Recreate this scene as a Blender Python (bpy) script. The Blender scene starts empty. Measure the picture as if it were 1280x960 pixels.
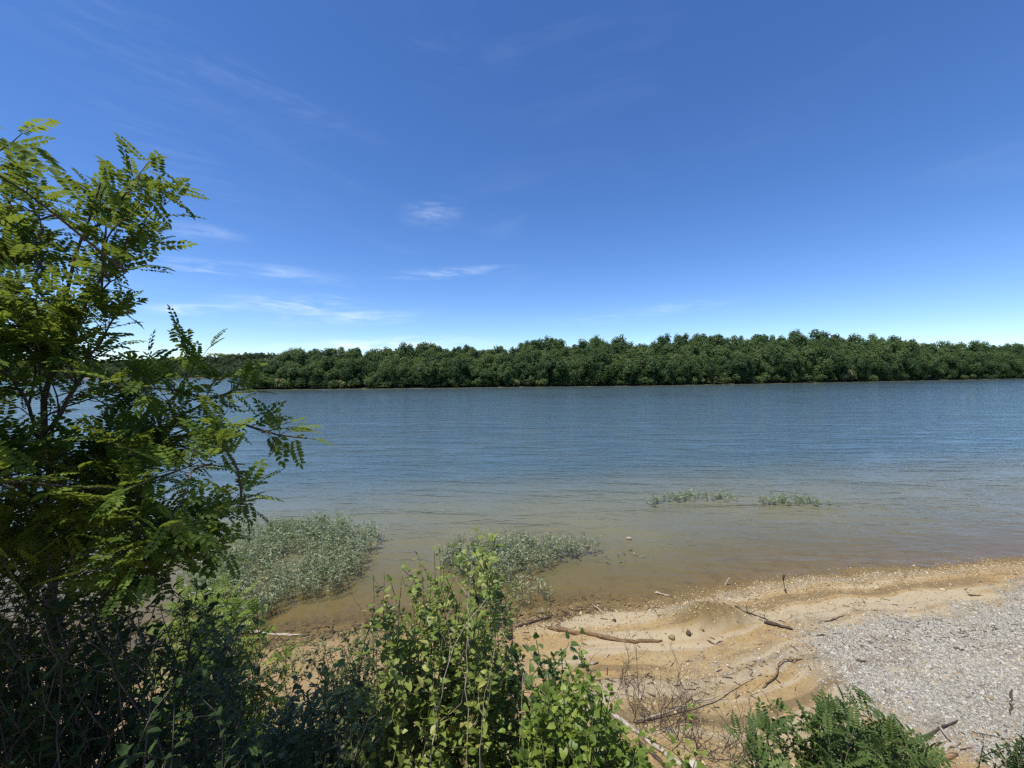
import bpy, math, random
import numpy as np
from mathutils import Matrix, Vector

rng = np.random.default_rng(7)
random.seed(7)
scene = bpy.context.scene
col = scene.collection
R = math.radians

# ------------------------------------------------------------------ camera, sky, sun, exposure
F_PX = 490.0                       # focal length in pixels of the 1280 x 960 photograph
EYE = 5.5                          # eye height above the lake
cam_d = bpy.data.cameras.new("camera")
cam_d.sensor_fit = 'HORIZONTAL'
cam_d.sensor_width = 36.0
cam_d.lens = 36.0 * F_PX / 1280.0
cam_d.clip_start = 0.05
cam_d.clip_end = 6000
cam = bpy.data.objects.new("camera", cam_d)
col.objects.link(cam)
CAM_M = Matrix.Translation((0, 0, EYE)) @ Matrix.Rotation(R(90 - 1.64), 4, 'X') @ Matrix.Rotation(R(-0.27), 4, 'Z')
cam.matrix_world = CAM_M
scene.camera = cam

SUN_AZ = -130.0                     # degrees from +Y (view direction), negative = to the left
SUN_EL = 69.0
sun_dir = Vector((math.sin(R(SUN_AZ)) * math.cos(R(SUN_EL)), math.cos(R(SUN_AZ)) * math.cos(R(SUN_EL)), math.sin(R(SUN_EL))))
sun_d = bpy.data.lights.new("sun", 'SUN')
sun_d.energy = 4.8
sun_d.angle = R(0.53)
sun_d.color = (1.0, 0.955, 0.88)
sun = bpy.data.objects.new("sun", sun_d)
sun.rotation_euler = sun_dir.to_track_quat('Z', 'Y').to_euler()
sun.location = (-30, 20, 60)
col.objects.link(sun)

scene.view_settings.view_transform = 'Standard'
scene.view_settings.look = 'None'
scene.view_settings.exposure = 0.28
scene.view_settings.gamma = 1.0
scene.view_settings.use_curve_mapping = False

scene.cycles.use_denoising = False
scene.cycles.pixel_filter_type = 'BLACKMAN_HARRIS'
scene.cycles.filter_width = 1.4
scene.cycles.sample_clamp_direct = 6.0
scene.cycles.sample_clamp_indirect = 3.0
scene.cycles.max_bounces = 6
scene.cycles.diffuse_bounces = 3
scene.cycles.glossy_bounces = 2
scene.cycles.transmission_bounces = 3
scene.cycles.transparent_max_bounces = 6
scene.cycles.caustics_reflective = False
scene.cycles.caustics_refractive = False

world = bpy.data.worlds.new("World")
scene.world = world
world.use_nodes = True


class NT:
    """small helper round a node tree"""
    def __init__(self, tree):
        self.t = tree
        self.n = tree.nodes
        self.l = tree.links

    def node(self, typ, **kw):
        nd = self.n.new(typ)
        for k, v in kw.items():
            setattr(nd, k, v)
        return nd

    def put(self, sock, val):
        if isinstance(val, bpy.types.NodeSocket):
            self.l.new(val, sock)
        else:
            if sock.type == 'RGBA' and len(val) == 3:
                val = (*val, 1.0)
            sock.default_value = val

    def math(self, op, a, b=None, c=None, clamp=False):
        nd = self.node('ShaderNodeMath', operation=op, use_clamp=clamp)
        self.put(nd.inputs[0], a)
        if b is not None:
            self.put(nd.inputs[1], b)
        if c is not None:
            self.put(nd.inputs[2], c)
        return nd.outputs[0]

    def mix(self, fac, a, b, blend='MIX'):
        nd = self.node('ShaderNodeMix', data_type='RGBA', blend_type=blend)
        self.put(nd.inputs[0], fac)
        self.put(nd.inputs[6], a)
        self.put(nd.inputs[7], b)
        return nd.outputs[2]

    def smooth(self, x, lo, hi):
        nd = self.node('ShaderNodeMapRange', interpolation_type='SMOOTHSTEP')
        self.put(nd.inputs[0], x)
        self.put(nd.inputs[1], lo)
        self.put(nd.inputs[2], hi)
        return nd.outputs[0]

    def noise(self, vec, scale, detail=4.0, rough=0.55, dist=0.0):
        nd = self.node('ShaderNodeTexNoise')
        if vec is not None:
            self.l.new(vec, nd.inputs['Vector'])
        nd.inputs['Scale'].default_value = scale
        nd.inputs['Detail'].default_value = detail
        nd.inputs['Roughness'].default_value = rough
        nd.inputs['Distortion'].default_value = dist
        return nd.outputs['Fac']

    def mapping(self, vec, loc=(0, 0, 0), rot=(0, 0, 0), scale=(1, 1, 1)):
        nd = self.node('ShaderNodeMapping')
        self.l.new(vec, nd.inputs[0])
        nd.inputs[1].default_value = loc
        nd.inputs[2].default_value = rot
        nd.inputs[3].default_value = scale
        return nd.outputs[0]

    def attr(self, name):
        return self.node('ShaderNodeAttribute', attribute_name=name).outputs['Fac']

    def ramp(self, fac, stops):
        nd = self.node('ShaderNodeValToRGB')
        el = nd.color_ramp.elements
        el[0].position, el[0].color = stops[0][0], (*stops[0][1], 1)
        el[1].position, el[1].color = stops[-1][0], (*stops[-1][1], 1)
        for p, c in stops[1:-1]:
            e = el.new(p)
            e.color = (*c, 1)
        self.put(nd.inputs[0], fac)
        return nd.outputs[0]


def pix_ray(u, v):
    d = Vector(((u - 640.0) / F_PX, -(v - 480.0) / F_PX, -1.0))
    d = CAM_M.to_3x3() @ d
    return d / math.hypot(d.x, d.y) if False else d


def pix_at(u, v, depth):
    """world point on the ray of a photograph pixel at the given distance along the view axis"""
    d = pix_ray(u, v)
    return Vector((0, 0, EYE)) + d * depth


def pix_plane(u, v, z):
    d = pix_ray(u, v)
    t = (z - EYE) / d.z
    return Vector((0, 0, EYE)) + d * t


def build_world():
    w = NT(world.node_tree)
    w.n.clear()
    sky = w.node('ShaderNodeTexSky', sky_type='NISHITA')
    sky.sun_disc = False
    sky.sun_elevation = R(SUN_EL)
    sky.sun_rotation = R(SUN_AZ)
    sky.altitude = 1500
    sky.air_density = 1.0
    sky.dust_density = 0.0
    sky.ozone_density = 5.0
    hs = w.node('ShaderNodeHueSaturation')
    hs.inputs['Saturation'].default_value = 1.17
    hs.inputs['Hue'].default_value = 0.508
    w.l.new(sky.outputs[0], hs.inputs['Color'])
    base = hs.outputs[0]
    # thin cirrus, laid out by compass direction and elevation
    tc = w.node('ShaderNodeTexCoord')
    sep = w.node('ShaderNodeSeparateXYZ')
    w.l.new(tc.outputs['Generated'], sep.inputs[0])
    az = w.math('ARCTAN2', sep.outputs[0], sep.outputs[1])
    el = w.math('ARCSINE', sep.outputs[2])
    comb = w.node('ShaderNodeCombineXYZ')
    w.l.new(az, comb.inputs[0]); w.l.new(el, comb.inputs[1])
    ang = comb.outputs[0]
    streak = w.noise(w.mapping(ang, rot=(0, 0, R(-7)), scale=(5, 42, 1)), 1.0, 6, 0.6, 0.9)
    fluff = w.noise(w.mapping(ang, scale=(16, 70, 1)), 1.0, 5, 0.65, 0.4)
    total = None
    #            u    v   half-width half-height (photo px)  tilt  strength
    wisps = [(372, 381, 85, 14, 2, .48), (345, 341, 95, 10, -2, .22), (566, 341, 75, 6, 5, .36),
             (240, 387, 55, 7, 5, .7), (541, 267, 36, 15, 8, .22), (440, 398, 100, 9, 5, .4),
             (480, 433, 130, 10, 3, 1.0), (225, 330, 70, 11, -4, .28), (250, 290, 60, 10, 0, .22),
             (330, 112, 170, 16, -10, .05), (150, 60, 260, 40, -14, .04), (230, 205, 130, 26, -20, .05),
             (860, 382, 60, 8, 4, .16), (760, 396, 90, 9, 4, .15)]
    for (u, v, a, b, tilt, st) in wisps:
        d = pix_ray(u, v).normalized()
        ca, ce = math.atan2(d.x, d.y), math.asin(d.z)
        k = math.cos(math.atan((u - 640) / F_PX))
        ra, re = a / F_PX * k * k, b / F_PX * k
        m = w.mapping(ang, loc=(-ca, -ce, 0))
        m = w.mapping(m, rot=(0, 0, R(-tilt)))
        m = w.mapping(m, scale=(1 / ra, 1 / re, 0))
        ln = w.node('ShaderNodeVectorMath', operation='LENGTH')
        w.l.new(m, ln.inputs[0])
        g = w.smooth(ln.outputs['Value'], 1.5, 0.0)
        g = w.math('MULTIPLY', g, st)
        total = g if total is None else w.math('ADD', total, g)
    tex = w.math('ADD', w.math('MULTIPLY', w.smooth(streak, 0.42, 0.72), 0.8), w.math('MULTIPLY', w.smooth(fluff, 0.4, 0.75), 0.55))
    veil = w.math('MULTIPLY', w.smooth(w.noise(w.mapping(ang, rot=(0, 0, R(12)), scale=(2.0, 9, 1)), 1.0, 6, 0.6, 1.0), 0.5, 0.85), 0.035)
    fac = w.math('ADD', w.math('MULTIPLY', total, tex), veil, clamp=True)
    skyc = w.mix(fac, base, (5.6, 6.3, 7.2))
    bg = w.node('ShaderNodeBackground')
    w.l.new(skyc, bg.inputs[0])
    bg.inputs[1].default_value = 0.15
    out = w.node('ShaderNodeOutputWorld')
    w.l.new(bg.outputs[0], out.inputs[0])


build_world()

# ------------------------------------------------------------------ noise and land form

def _hash(ix, iy, seed):
    h = (ix.astype(np.int64) * 374761393 + iy.astype(np.int64) * 668265263 + seed * 974711) & 0x7fffffff
    h = ((h ^ (h >> 13)) * 1274126177) & 0x7fffffff
    h = h ^ (h >> 16)
    return (h & 0xffff) / 65535.0


def vnoise(x, y, seed=0):
    ix, iy = np.floor(x), np.floor(y)
    fx, fy = x - ix, y - iy
    fx = fx * fx * (3 - 2 * fx); fy = fy * fy * (3 - 2 * fy)
    a = _hash(ix, iy, seed); b = _hash(ix + 1, iy, seed)
    c = _hash(ix, iy + 1, seed); d = _hash(ix + 1, iy + 1, seed)
    return (a * (1 - fx) + b * fx) * (1 - fy) + (c * (1 - fx) + d * fx) * fy


def fbm(x, y, seed=0, octv=4, gain=0.5):
    s, amp, tot = 0.0, 1.0, 0.0
    for o in range(octv):
        s = s + amp * (vnoise(x * 2 ** o + 17.3 * o, y * 2 ** o - 9.1 * o, seed + o) - 0.5)
        tot += amp
        amp *= gain
    return s / tot


def sstep(x, a, b):
    t = np.clip((x - a) / (b - a), 0, 1)
    return t * t * (3 - 2 * t)


SHORE_PX = [(330, 793), (440, 782), (540, 775), (640, 764), (700, 755), (760, 749), (820, 747), (870, 741), (920, 731), (980, 722), (1050, 715), (1150, 708), (1280, 699)]
sp = [pix_plane(u, v, 0.0) for u, v in SHORE_PX]
SH_X = np.array([-1500, -200, -80, -30, -12] + [p.x for p in sp] + [30, 80, 200, 1500])
SH_Y = np.array([-300, -60, -8, 4.6, 7.3] + [p.y for p in sp] + [14.6, 22, 30, -100])
FAR_PX = [(300, 487.0), (420, 486.2), (600, 484.2), (800, 482.0), (960, 479.4), (1100, 476.6), (1200, 474.8), (1280, 473.0)]
fp = [pix_plane(u, v, 0.0) for u, v in FAR_PX]
FR_X = np.array([-1500, -420, -300, -150, -122, fp[0].x - 6] + [p.x for p in fp] + [520, 1500])
FR_Y = np.array([760, 560, 520, 470, 300, fp[0].y + 30] + [p.y for p in fp] + [300, 420])


def shore_y(x):
    return np.interp(x, SH_X, SH_Y) + 0.35 * fbm(x * 0.55, x * 0 + 3.3, 5, 3) * 2 * sstep(np.abs(x), 60, 30)


def far_y(x):
    return np.interp(x, FR_X, FR_Y) + 3.0 * fbm(x * 0.05, x * 0 + 1.7, 9, 3) * 2


mound_c = None


def height(x, y):
    x = np.asarray(x, float); y = np.asarray(y, float)
    s = shore_y(x) - y
    left = sstep(x, 0.0, -4.0)
    sl = np.clip(s, 0, 10.5)
    beach = 0.055 * sl + 0.0125 * sl * sl
    # eroded terraces that follow the water's edge on the right
    ter = 0.0
    for s0, amp in ((0.55, .12), (1.15, .10), (1.8, .12), (2.6, .10)):
        wob = s + 0.5 * fbm(x * 0.5, y * 0.5, 31, 3) - s0
        ter = ter + amp * (sstep(wob, 0.0, 0.14) - sstep(wob, 0.1, 0.75))
    beach = beach + ter * sstep(x, -1.5, 3.0) * sstep(s, 0.1, 0.4)
    yb = 3.9 + 0.8 * left + 0.5 * fbm(x * 0.6, y * 0 + 2, 41, 3)
    bank = 2.15 * sstep(yb - y, 0.0, 3.3)
    bed = -np.clip(-s, 0, None) * 0.092
    bed = np.maximum(bed, -3.2)
    h = np.where(s > 0, beach + bank, bed)
    near = sstep(s, -6, 0.3)
    h = h + near * (0.10 * fbm(x * 0.7, y * 0.7, 3, 4) + 0.035 * fbm(x * 3.1, y * 3.1, 13, 3)) * (0.35 + 0.65 * sstep(s, 0.0, 2.0))
    # rain-washed streaks in the sand in front of the bank
    q = x * 0.55 + y * 0.84
    h = h + 0.075 * fbm(q * 2.6, (x * 0.84 - y * 0.55) * 0.45, 77, 3) * sstep(s, 1.5, 2.8) * sstep(x, 6.0, 3.0)
    # clay hump
    mx, my = MOUND
    e = ((x - mx) / 0.95) ** 2 + ((y - my) / 0.55) ** 2
    h = h + 0.30 * np.exp(-e) * (1 + 1.5 * fbm(x * 2.6, y * 2.6, 55, 4, .6))
    # far shore
    t = y - far_y(x)
    rise = np.interp(x, [-160, -90, 0, 90, 200, 400], [2.0, 3.0, 5.0, 9.0, 10.0, 9.0])
    far_land = np.minimum(0.12 * np.clip(t, 0, 4) + 0.0, 0.5) + rise * sstep(t, 2, 50) + 6 * sstep(t, 120, 500)
    hill = np.where(x < -60, 30 * sstep(t, 10, 170) * sstep(x, -60, -200) * (0.75 + 0.5 * fbm(x * 0.006, y * 0.004, 21, 3) * 2), 0)
    h = np.where(t > -30, np.where(t > 0, far_land + hill, np.maximum(-3.2, t * 0.12)), h)
    return h


MOUND = (0.0, -500.0)
m_ = pix_plane(885, 768, 0.30)
MOUND = (m_.x, m_.y)


def hgt(x, y):
    return float(height(np.array([x]), np.array([y]))[0])


def on_ground(u, v, lift=0.0):
    """where the ray of a photograph pixel meets the near ground"""
    d = pix_ray(u, v)
    lo, hi = 1.5, 40.0
    for n_ in (140, 40):
        ts = np.geomspace(lo, hi, n_)
        P = np.stack([d.x * ts, d.y * ts, EYE + d.z * ts], -1)
        g = np.maximum(height(P[:, 0], P[:, 1]), 0)
        k = int(np.argmax(P[:, 2] < g))
        lo, hi = ts[max(k - 1, 0)], ts[k]
    p = P[k]
    return Vector((p[0], p[1], g[k] + lift))


# ------------------------------------------------------------------ mesh and object helpers

def mesh_np(name, verts, faces, mat=None, attrs=None, smooth=False):
    """verts (n,3); faces (m,k) with one k; attrs: name -> per-vertex floats"""
    me = bpy.data.meshes.new(name)
    verts = np.ascontiguousarray(verts, np.float32)
    faces = np.ascontiguousarray(faces, np.int32)
    m, k = faces.shape
    me.vertices.add(len(verts)); me.vertices.foreach_set('co', verts.ravel())
    me.loops.add(m * k); me.loops.foreach_set('vertex_index', faces.ravel())
    me.polygons.add(m)
    me.polygons.foreach_set('loop_start', np.arange(0, m * k, k, dtype=np.int32))
    if smooth:
        me.polygons.foreach_set('use_smooth', np.ones(m, bool))
    for an, av in (attrs or {}).items():
        a = me.attributes.new(an, 'FLOAT', 'POINT')
        a.data.foreach_set('value', np.ascontiguousarray(av, np.float32))
    me.update(calc_edges=True)
    if mat is not None:
        me.materials.append(mat)
    return me


def link(name, me, parent=None, loc=None):
    o = bpy.data.objects.new(name, me)
    col.objects.link(o)
    if loc is not None:
        o.location = loc
    if parent is not None:
        o.parent = parent
    return o


def tag(o, label=None, cat=None, group=None, kind=None):
    if label: o['label'] = label
    if cat: o['category'] = cat
    if group: o['group'] = group
    if kind: o['kind'] = kind
    return o


def thing(name, loc, label, cat, group=None):
    o = bpy.data.objects.new(name, None)
    o.empty_display_size = 0.2
    col.objects.link(o)
    o.location = loc
    return tag(o, label, cat, group)


def scatter(tv, tf, M, T, base=(0, 0, 0)):
    """copies of a template: tv (a,3), tf (b,k), M (n,3,3), T (n,3) -> verts, faces"""
    n, a = len(T), len(tv)
    V = np.einsum('nij,aj->nai', M, tv) + (T - np.asarray(base))[:, None, :]
    Fc = tf[None, :, :] + (np.arange(n) * a)[:, None, None]
    return V.reshape(-1, 3), Fc.reshape(-1, tf.shape[1])


def norm(a):
    return a / (np.linalg.norm(a, axis=-1, keepdims=True) + 1e-9)


def frames(ax, up, roll=None):
    """rotation matrices whose x runs along ax and whose z leans to up"""
    ax = norm(ax)
    z = up - (up * ax).sum(1, keepdims=True) * ax
    z = norm(z)
    y = np.cross(z, ax)
    return np.stack([ax, y, z], axis=2)


def tube(pts, radii, sides=5):
    """tapered tube along a polyline -> verts, quads (ends closed by a small cone of radius)"""
    pts = np.asarray(pts, float); n = len(pts)
    radii = np.broadcast_to(np.asarray(radii, float), (n,))
    tan = np.gradient(pts, axis=0)
    tan = norm(tan)
    ref = np.array([0.31, 0.17, 0.93]) if abs(tan[:, 2]).mean() < 0.8 else np.array([0.95, 0.2, 0.1])
    a = norm(np.cross(tan, ref)); b = np.cross(tan, a)
    th = np.linspace(0, 2 * np.pi, sides, endpoint=False)
    ring = (np.cos(th)[None, :, None] * a[:, None, :] + np.sin(th)[None, :, None] * b[:, None, :]) * radii[:, None, None] + pts[:, None, :]
    V = ring.reshape(-1, 3)
    i, j = np.meshgrid(np.arange(n - 1), np.arange(sides), indexing='ij')
    k = (j + 1) % sides
    Fc = np.stack([i * sides + j, i * sides + k, (i + 1) * sides + k, (i + 1) * sides + j], -1).reshape(-1, 4)
    if sides < 6:
        return V, Fc, None
    # caps as degenerate-free quads where possible: a centre point per end
    V = np.vstack([V, pts[0], pts[-1]])
    c0, c1 = n * sides, n * sides + 1
    tri = []
    for j in range(sides):
        k = (j + 1) % sides
        tri.append((c0, k, j)); tri.append((c1, (n - 1) * sides + j, (n - 1) * sides + k))
    return V, Fc, tri


class Wood:
    """collects tubes into one mesh"""
    def __init__(self):
        self.V, self.F, self.C, self.n = [], [], [], 0

    def add(self, pts, radii, sides=5):
        V, Q, T = tube(pts, radii, sides)
        self.V.append(V)
        self.F.append(Q + self.n)
        if T is not None:
            self.C += [tuple(i + self.n for i in f) for f in T]
        self.n += len(V)

    def mesh(self, name, mat, base=(0, 0, 0), smooth=True):
        V = np.vstack(self.V) - np.asarray(base)
        if not self.C:
            return mesh_np(name, V, np.vstack(self.F), mat, None, smooth)
        me = bpy.data.meshes.new(name)
        me.from_pydata(V.tolist(), [], np.vstack(self.F).tolist() + self.C)
        if smooth:
            me.polygons.foreach_set('use_smooth', np.ones(len(me.polygons), bool))
        me.materials.append(mat)
        me.update()
        return me


def curve_pts(p0, p1, n=8, bend=0.12, up=0.0, r=None):
    """wandering line from p0 to p1"""
    r = r or rng
    p0, p1 = np.asarray(p0, float), np.asarray(p1, float)
    L = np.linalg.norm(p1 - p0)
    t = np.linspace(0, 1, n)[:, None]
    P = p0 + (p1 - p0) * t
    o1, o2 = r.normal(size=3) * bend * L, r.normal(size=3) * bend * 0.5 * L
    P = P + np.sin(np.pi * t) * o1 + np.sin(2 * np.pi * t) * o2
    P[:, 2] += (np.sin(np.pi * t[:, 0])) * up * L
    return P


# ------------------------------------------------------------------ materials

def new_mat(name):
    m = bpy.data.materials.new(name)
    m.use_nodes = True
    t = NT(m.node_tree)
    t.n.clear()
    out = t.node('ShaderNodeOutputMaterial')
    return m, t, out


def principled(t, out, color, rough=0.8, normal=None, spec=0.3):
    b = t.node('ShaderNodeBsdfPrincipled')
    t.put(b.inputs['Base Color'], color)
    t.put(b.inputs['Roughness'], rough)
    b.inputs['Specular IOR Level'].default_value = spec
    if normal is not None:
        t.l.new(normal, b.inputs['Normal'])
    t.l.new(b.outputs[0], out.inputs[0])
    return b


def bump(t, h, strength, dist, fw=None):
    b = t.node('ShaderNodeBump')
    t.put(b.inputs['Height'], h)
    b.inputs['Strength'].default_value = strength
    b.inputs['Distance'].default_value = dist
    if fw is not None:
        b.inputs['Filter Width'].default_value = fw
    return b.outputs[0]


def leaf_mat(name, stops, trans=0.35, tcol=1.6, rough=0.45, spec=0.35, obj_w=0.6, yel=(0.30, 0.34, 0.03)):
    """leaf: tone differs leaf by leaf (attribute tint) and object by object"""
    m, t, out = new_mat(name)
    oi = t.node('ShaderNodeObjectInfo')
    v = t.math('ADD', t.attr('tint'), t.math('MULTIPLY', oi.outputs['Random'], obj_w))
    v = t.math('FRACT', t.math('ADD', v, 0.0))
    c = t.ramp(v, stops)
    pos = t.node('ShaderNodeNewGeometry')
    nz = t.noise(pos.outputs['Position'], 60.0, 2)
    c = t.mix(t.math('MULTIPLY', t.smooth(nz, 0.35, 0.75), 0.35), c, stops[0][1])
    b = t.node('ShaderNodeBsdfPrincipled')
    t.l.new(c, b.inputs['Base Color'])
    b.inputs['Roughness'].default_value = rough
    b.inputs['Specular IOR Level'].default_value = spec
    tr = t.node('ShaderNodeBsdfTranslucent')
    tc = t.mix(0.35, c, yel)
    g = t.mix(1.0, tc, (tcol, tcol, tcol), 'MULTIPLY')
    t.l.new(g, tr.inputs[0])
    mx = t.node('ShaderNodeMixShader')
    mx.inputs[0].default_value = trans
    t.l.new(b.outputs[0], mx.inputs[1]); t.l.new(tr.outputs[0], mx.inputs[2])
    t.l.new(mx.outputs[0], out.inputs[0])
    return m


def bark_mat(name, c0, c1, scale=18.0, stretch=(1, 1, .25), rough=0.9):
    m, t, out = new_mat(name)
    tc = t.node('ShaderNodeTexCoord')
    mp = t.mapping(tc.outputs['Object'], scale=stretch)
    n = t.noise(mp, scale, 6, 0.65, 0.6)
    oi = t.node('ShaderNodeObjectInfo')
    c = t.mix(t.smooth(n, 0.3, 0.7), c0, c1)
    c = t.mix(t.math('MULTIPLY', oi.outputs['Random'], 0.35), c, c0)
    principled(t, out, c, rough, bump(t, n, 0.6, 0.02), 0.2)
    return m


def build_ground_mat():
    m, t, out = new_mat("ground_material")
    g = t.node('ShaderNodeNewGeometry')
    pos = g.outputs['Position']
    big = t.noise(pos, 0.55, 5, 0.6, 0.3)
    mid = t.noise(pos, 3.2, 5, 0.65)
    fine = t.noise(pos, 26.0, 5, 0.7)
    grit = t.noise(pos, 140.0, 3, 0.7)
    streak = t.noise(t.mapping(pos, rot=(0, 0, R(-33)), scale=(.5, 3.2, 1)), 1.6, 5, 0.65, 0.5)
    ochre = (0.365, 0.240, 0.092)
    tan = (0.360, 0.264, 0.120)
    pale = (0.40, 0.312, 0.160)
    brown = (0.185, 0.122, 0.058)
    c = t.mix(t.smooth(big, 0.38, 0.66), ochre, tan)
    c = t.mix(t.math('MULTIPLY', t.smooth(streak, 0.5, 0.75), 0.65), c, pale)
    c = t.mix(t.math('MULTIPLY', t.smooth(mid, 0.46, 0.70), 0.72), c, brown)
    c = t.mix(t.math('MULTIPLY', t.smooth(fine, 0.46, 0.68), 0.6), c, brown)
    c = t.mix(t.math('MULTIPLY', t.smooth(grit, 0.50, 0.68), 0.6), c, (0.50, 0.42, 0.28))
    c = t.mix(t.math('MULTIPLY', t.smooth(t.noise(pos, 75.0, 3, 0.7), 0.54, 0.68), 0.6), c, (0.11, 0.075, 0.04))
    grey = t.mix(t.smooth(fine, 0.35, 0.65), (0.20, 0.18, 0.145), (0.36, 0.335, 0.275))
    c = t.mix(t.math('MULTIPLY', t.attr('gravel'), 0.9), c, grey)
    bd = t.attr('band')
    c = t.mix(t.math('MULTIPLY', t.smooth(bd, 0.55, 0.75), 0.75), c, (0.42, 0.35, 0.23))
    c = t.mix(t.math('MULTIPLY', t.smooth(bd, 0.42, 0.25), 0.75), c, (0.17, 0.118, 0.060))
    # earth and litter on the bank, clay on the hump
    soil = t.mix(t.smooth(mid, 0.35, 0.7), (0.20, 0.125, 0.07), (0.36, 0.245, 0.14))
    c = t.mix(t.attr('soil'), c, soil)
    clay = t.mix(t.smooth(fine, 0.35, 0.65), (0.13, 0.092, 0.036), (0.22, 0.155, 0.062))
    c = t.mix(t.attr('clay'), c, clay)
    wet = t.attr('wet')
    debris = t.math('MULTIPLY', t.attr('debris'), t.smooth(t.noise(pos, 14.0, 6, 0.75), 0.36, 0.62))
    c = t.mix(t.math('MULTIPLY', debris, 0.85), c, (0.085, 0.060, 0.036))
    wetc = t.mix(1.0, c, (0.57, 0.55, 0.42), 'MULTIPLY')
    c = t.mix(wet, c, wetc)
    forest = t.mix(t.smooth(mid, 0.3, 0.7), (0.032, 0.032, 0.016), (0.045, 0.055, 0.02))
    c = t.mix(t.attr('forest'), c, forest)
    h = t.math('ADD', t.math('MULTIPLY', fine, 0.6), t.math('MULTIPLY', grit, 0.4))
    rough = t.math('SUBTRACT', 0.95, t.math('MULTIPLY', wet, 0.4))
    principled(t, out, c, rough, bump(t, h, 0.8, 0.03), 0.25)
    return m


def build_water_mat():
    m, t, out = new_mat("water_material")
    g = t.node('ShaderNodeNewGeometry')
    pos = g.outputs['Position']
    # wind ripples: crests roughly along the shore, three sizes, and calmer lanes between gusts
    r1 = t.noise(t.mapping(pos, rot=(0, 0, R(16)), scale=(0.75, 3.4, 1)), 0.85, 3, 0.55, 0.5)
    r2 = t.noise(t.mapping(pos, rot=(0, 0, R(-9)), scale=(1.2, 3.6, 1)), 2.4, 3, 0.6, 0.6)
    r3 = t.noise(t.mapping(pos, rot=(0, 0, R(28)), scale=(1.2, 2.6, 1)), 7.5, 2, 0.6, 0.3)
    swell = t.noise(t.mapping(pos, rot=(0, 0, R(12)), scale=(0.25, 1.0, 1)), 0.30, 3, 0.5, 0.5)
    gust = t.smooth(t.noise(t.mapping(pos, rot=(0, 0, R(4)), scale=(0.35, 1.3, 1)), 0.045, 4, 0.6, 0.6), 0.32, 0.66)
    patch = t.smooth(t.noise(t.mapping(pos, rot=(0, 0, R(10)), scale=(0.22, 0.75, 1)), 0.8, 4, 0.65, 0.4), 0.34, 0.68)
    amp = t.math('ADD', 0.32, t.math('ADD', t.math('MULTIPLY', gust, 0.38), t.math('MULTIPLY', patch, 0.45)))
    shallow = t.smooth(t.attr('depth'), 0.0, 0.45)
    wv = None
    for rot_, wl, dist_, a_ in ((13, .74, 3.2, .0080), (21, .47, 3.6, .0042), (6, 1.30, 2.8, .0105)):
        wt = t.node('ShaderNodeTexWave', wave_type='BANDS', bands_direction='Y', wave_profile='SIN')
        t.l.new(t.mapping(pos, rot=(0, 0, R(rot_)), scale=(.33, 1, 1)), wt.inputs['Vector'])
        wt.inputs['Scale'].default_value = 2 * math.pi / 20 / wl
        wt.inputs['Distortion'].default_value = dist_
        wt.inputs['Detail'].default_value = 2.0
        wt.inputs['Detail Scale'].default_value = 1.4
        wt.inputs['Detail Roughness'].default_value = 0.5
        q = t.math('MULTIPLY', wt.outputs['Fac'], a_)
        wv = q if wv is None else t.math('ADD', wv, q)
    h = t.math('ADD', t.math('MULTIPLY', r1, 0.055), t.math('MULTIPLY', r2, 0.026))
    h = t.math('ADD', h, t.math('MULTIPLY', r3, 0.005))
    h = t.math('ADD', h, t.math('ADD', wv, t.math('MULTIPLY', swell, 0.10)))
    h = t.math('MULTIPLY', h, amp)
    h = t.math('MULTIPLY', h, t.math('ADD', 0.4, t.math('MULTIPLY', shallow, 0.6)))
    nrm = bump(t, h, 1.0, 1.0, 0.02)
    fr = t.node('ShaderNodeFresnel')
    fr.inputs['IOR'].default_value = 1.33
    t.l.new(nrm, fr.inputs['Normal'])
    gl = t.node('ShaderNodeBsdfGlossy')
    gl.inputs['Color'].default_value = (1, 1, 1, 1)
    gl.inputs['Roughness'].default_value = 0.035
    t.l.new(nrm, gl.inputs['Normal'])
    dep = t.attr('depth')
    murk = t.math('SUBTRACT', 1.0, t.math('POWER', 2.718, t.math('MULTIPLY', dep, -3.0)))
    tr = t.node('ShaderNodeBsdfTransparent')
    t.l.new(t.mix(t.smooth(dep, 0.0, 0.4), (0.96, 0.96, 0.86), (0.72, 0.72, 0.42)), tr.inputs[0])
    df = t.node('ShaderNodeBsdfDiffuse')
    cloud = t.noise(pos, 0.22, 4, 0.6, 0.5)
    mc = t.mix(t.smooth(dep, 0.12, 1.35), (0.240, 0.210, 0.098), (0.070, 0.114, 0.128))
    mc = t.mix(t.math('MULTIPLY', t.smooth(cloud, 0.35, 0.7), 0.3), mc, (0.105, 0.130, 0.105))
    t.l.new(mc, df.inputs[0])
    t.l.new(nrm, df.inputs['Normal'])
    body = t.node('ShaderNodeMixShader')
    t.l.new(murk, body.inputs[0]); t.l.new(tr.outputs[0], body.inputs[1]); t.l.new(df.outputs[0], body.inputs[2])
    mx = t.node('ShaderNodeMixShader')
    t.l.new(fr.outputs[0], mx.inputs[0]); t.l.new(body.outputs[0], mx.inputs[1]); t.l.new(gl.outputs[0], mx.inputs[2])
    t.l.new(mx.outputs[0], out.inputs[0])
    return m


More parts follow.
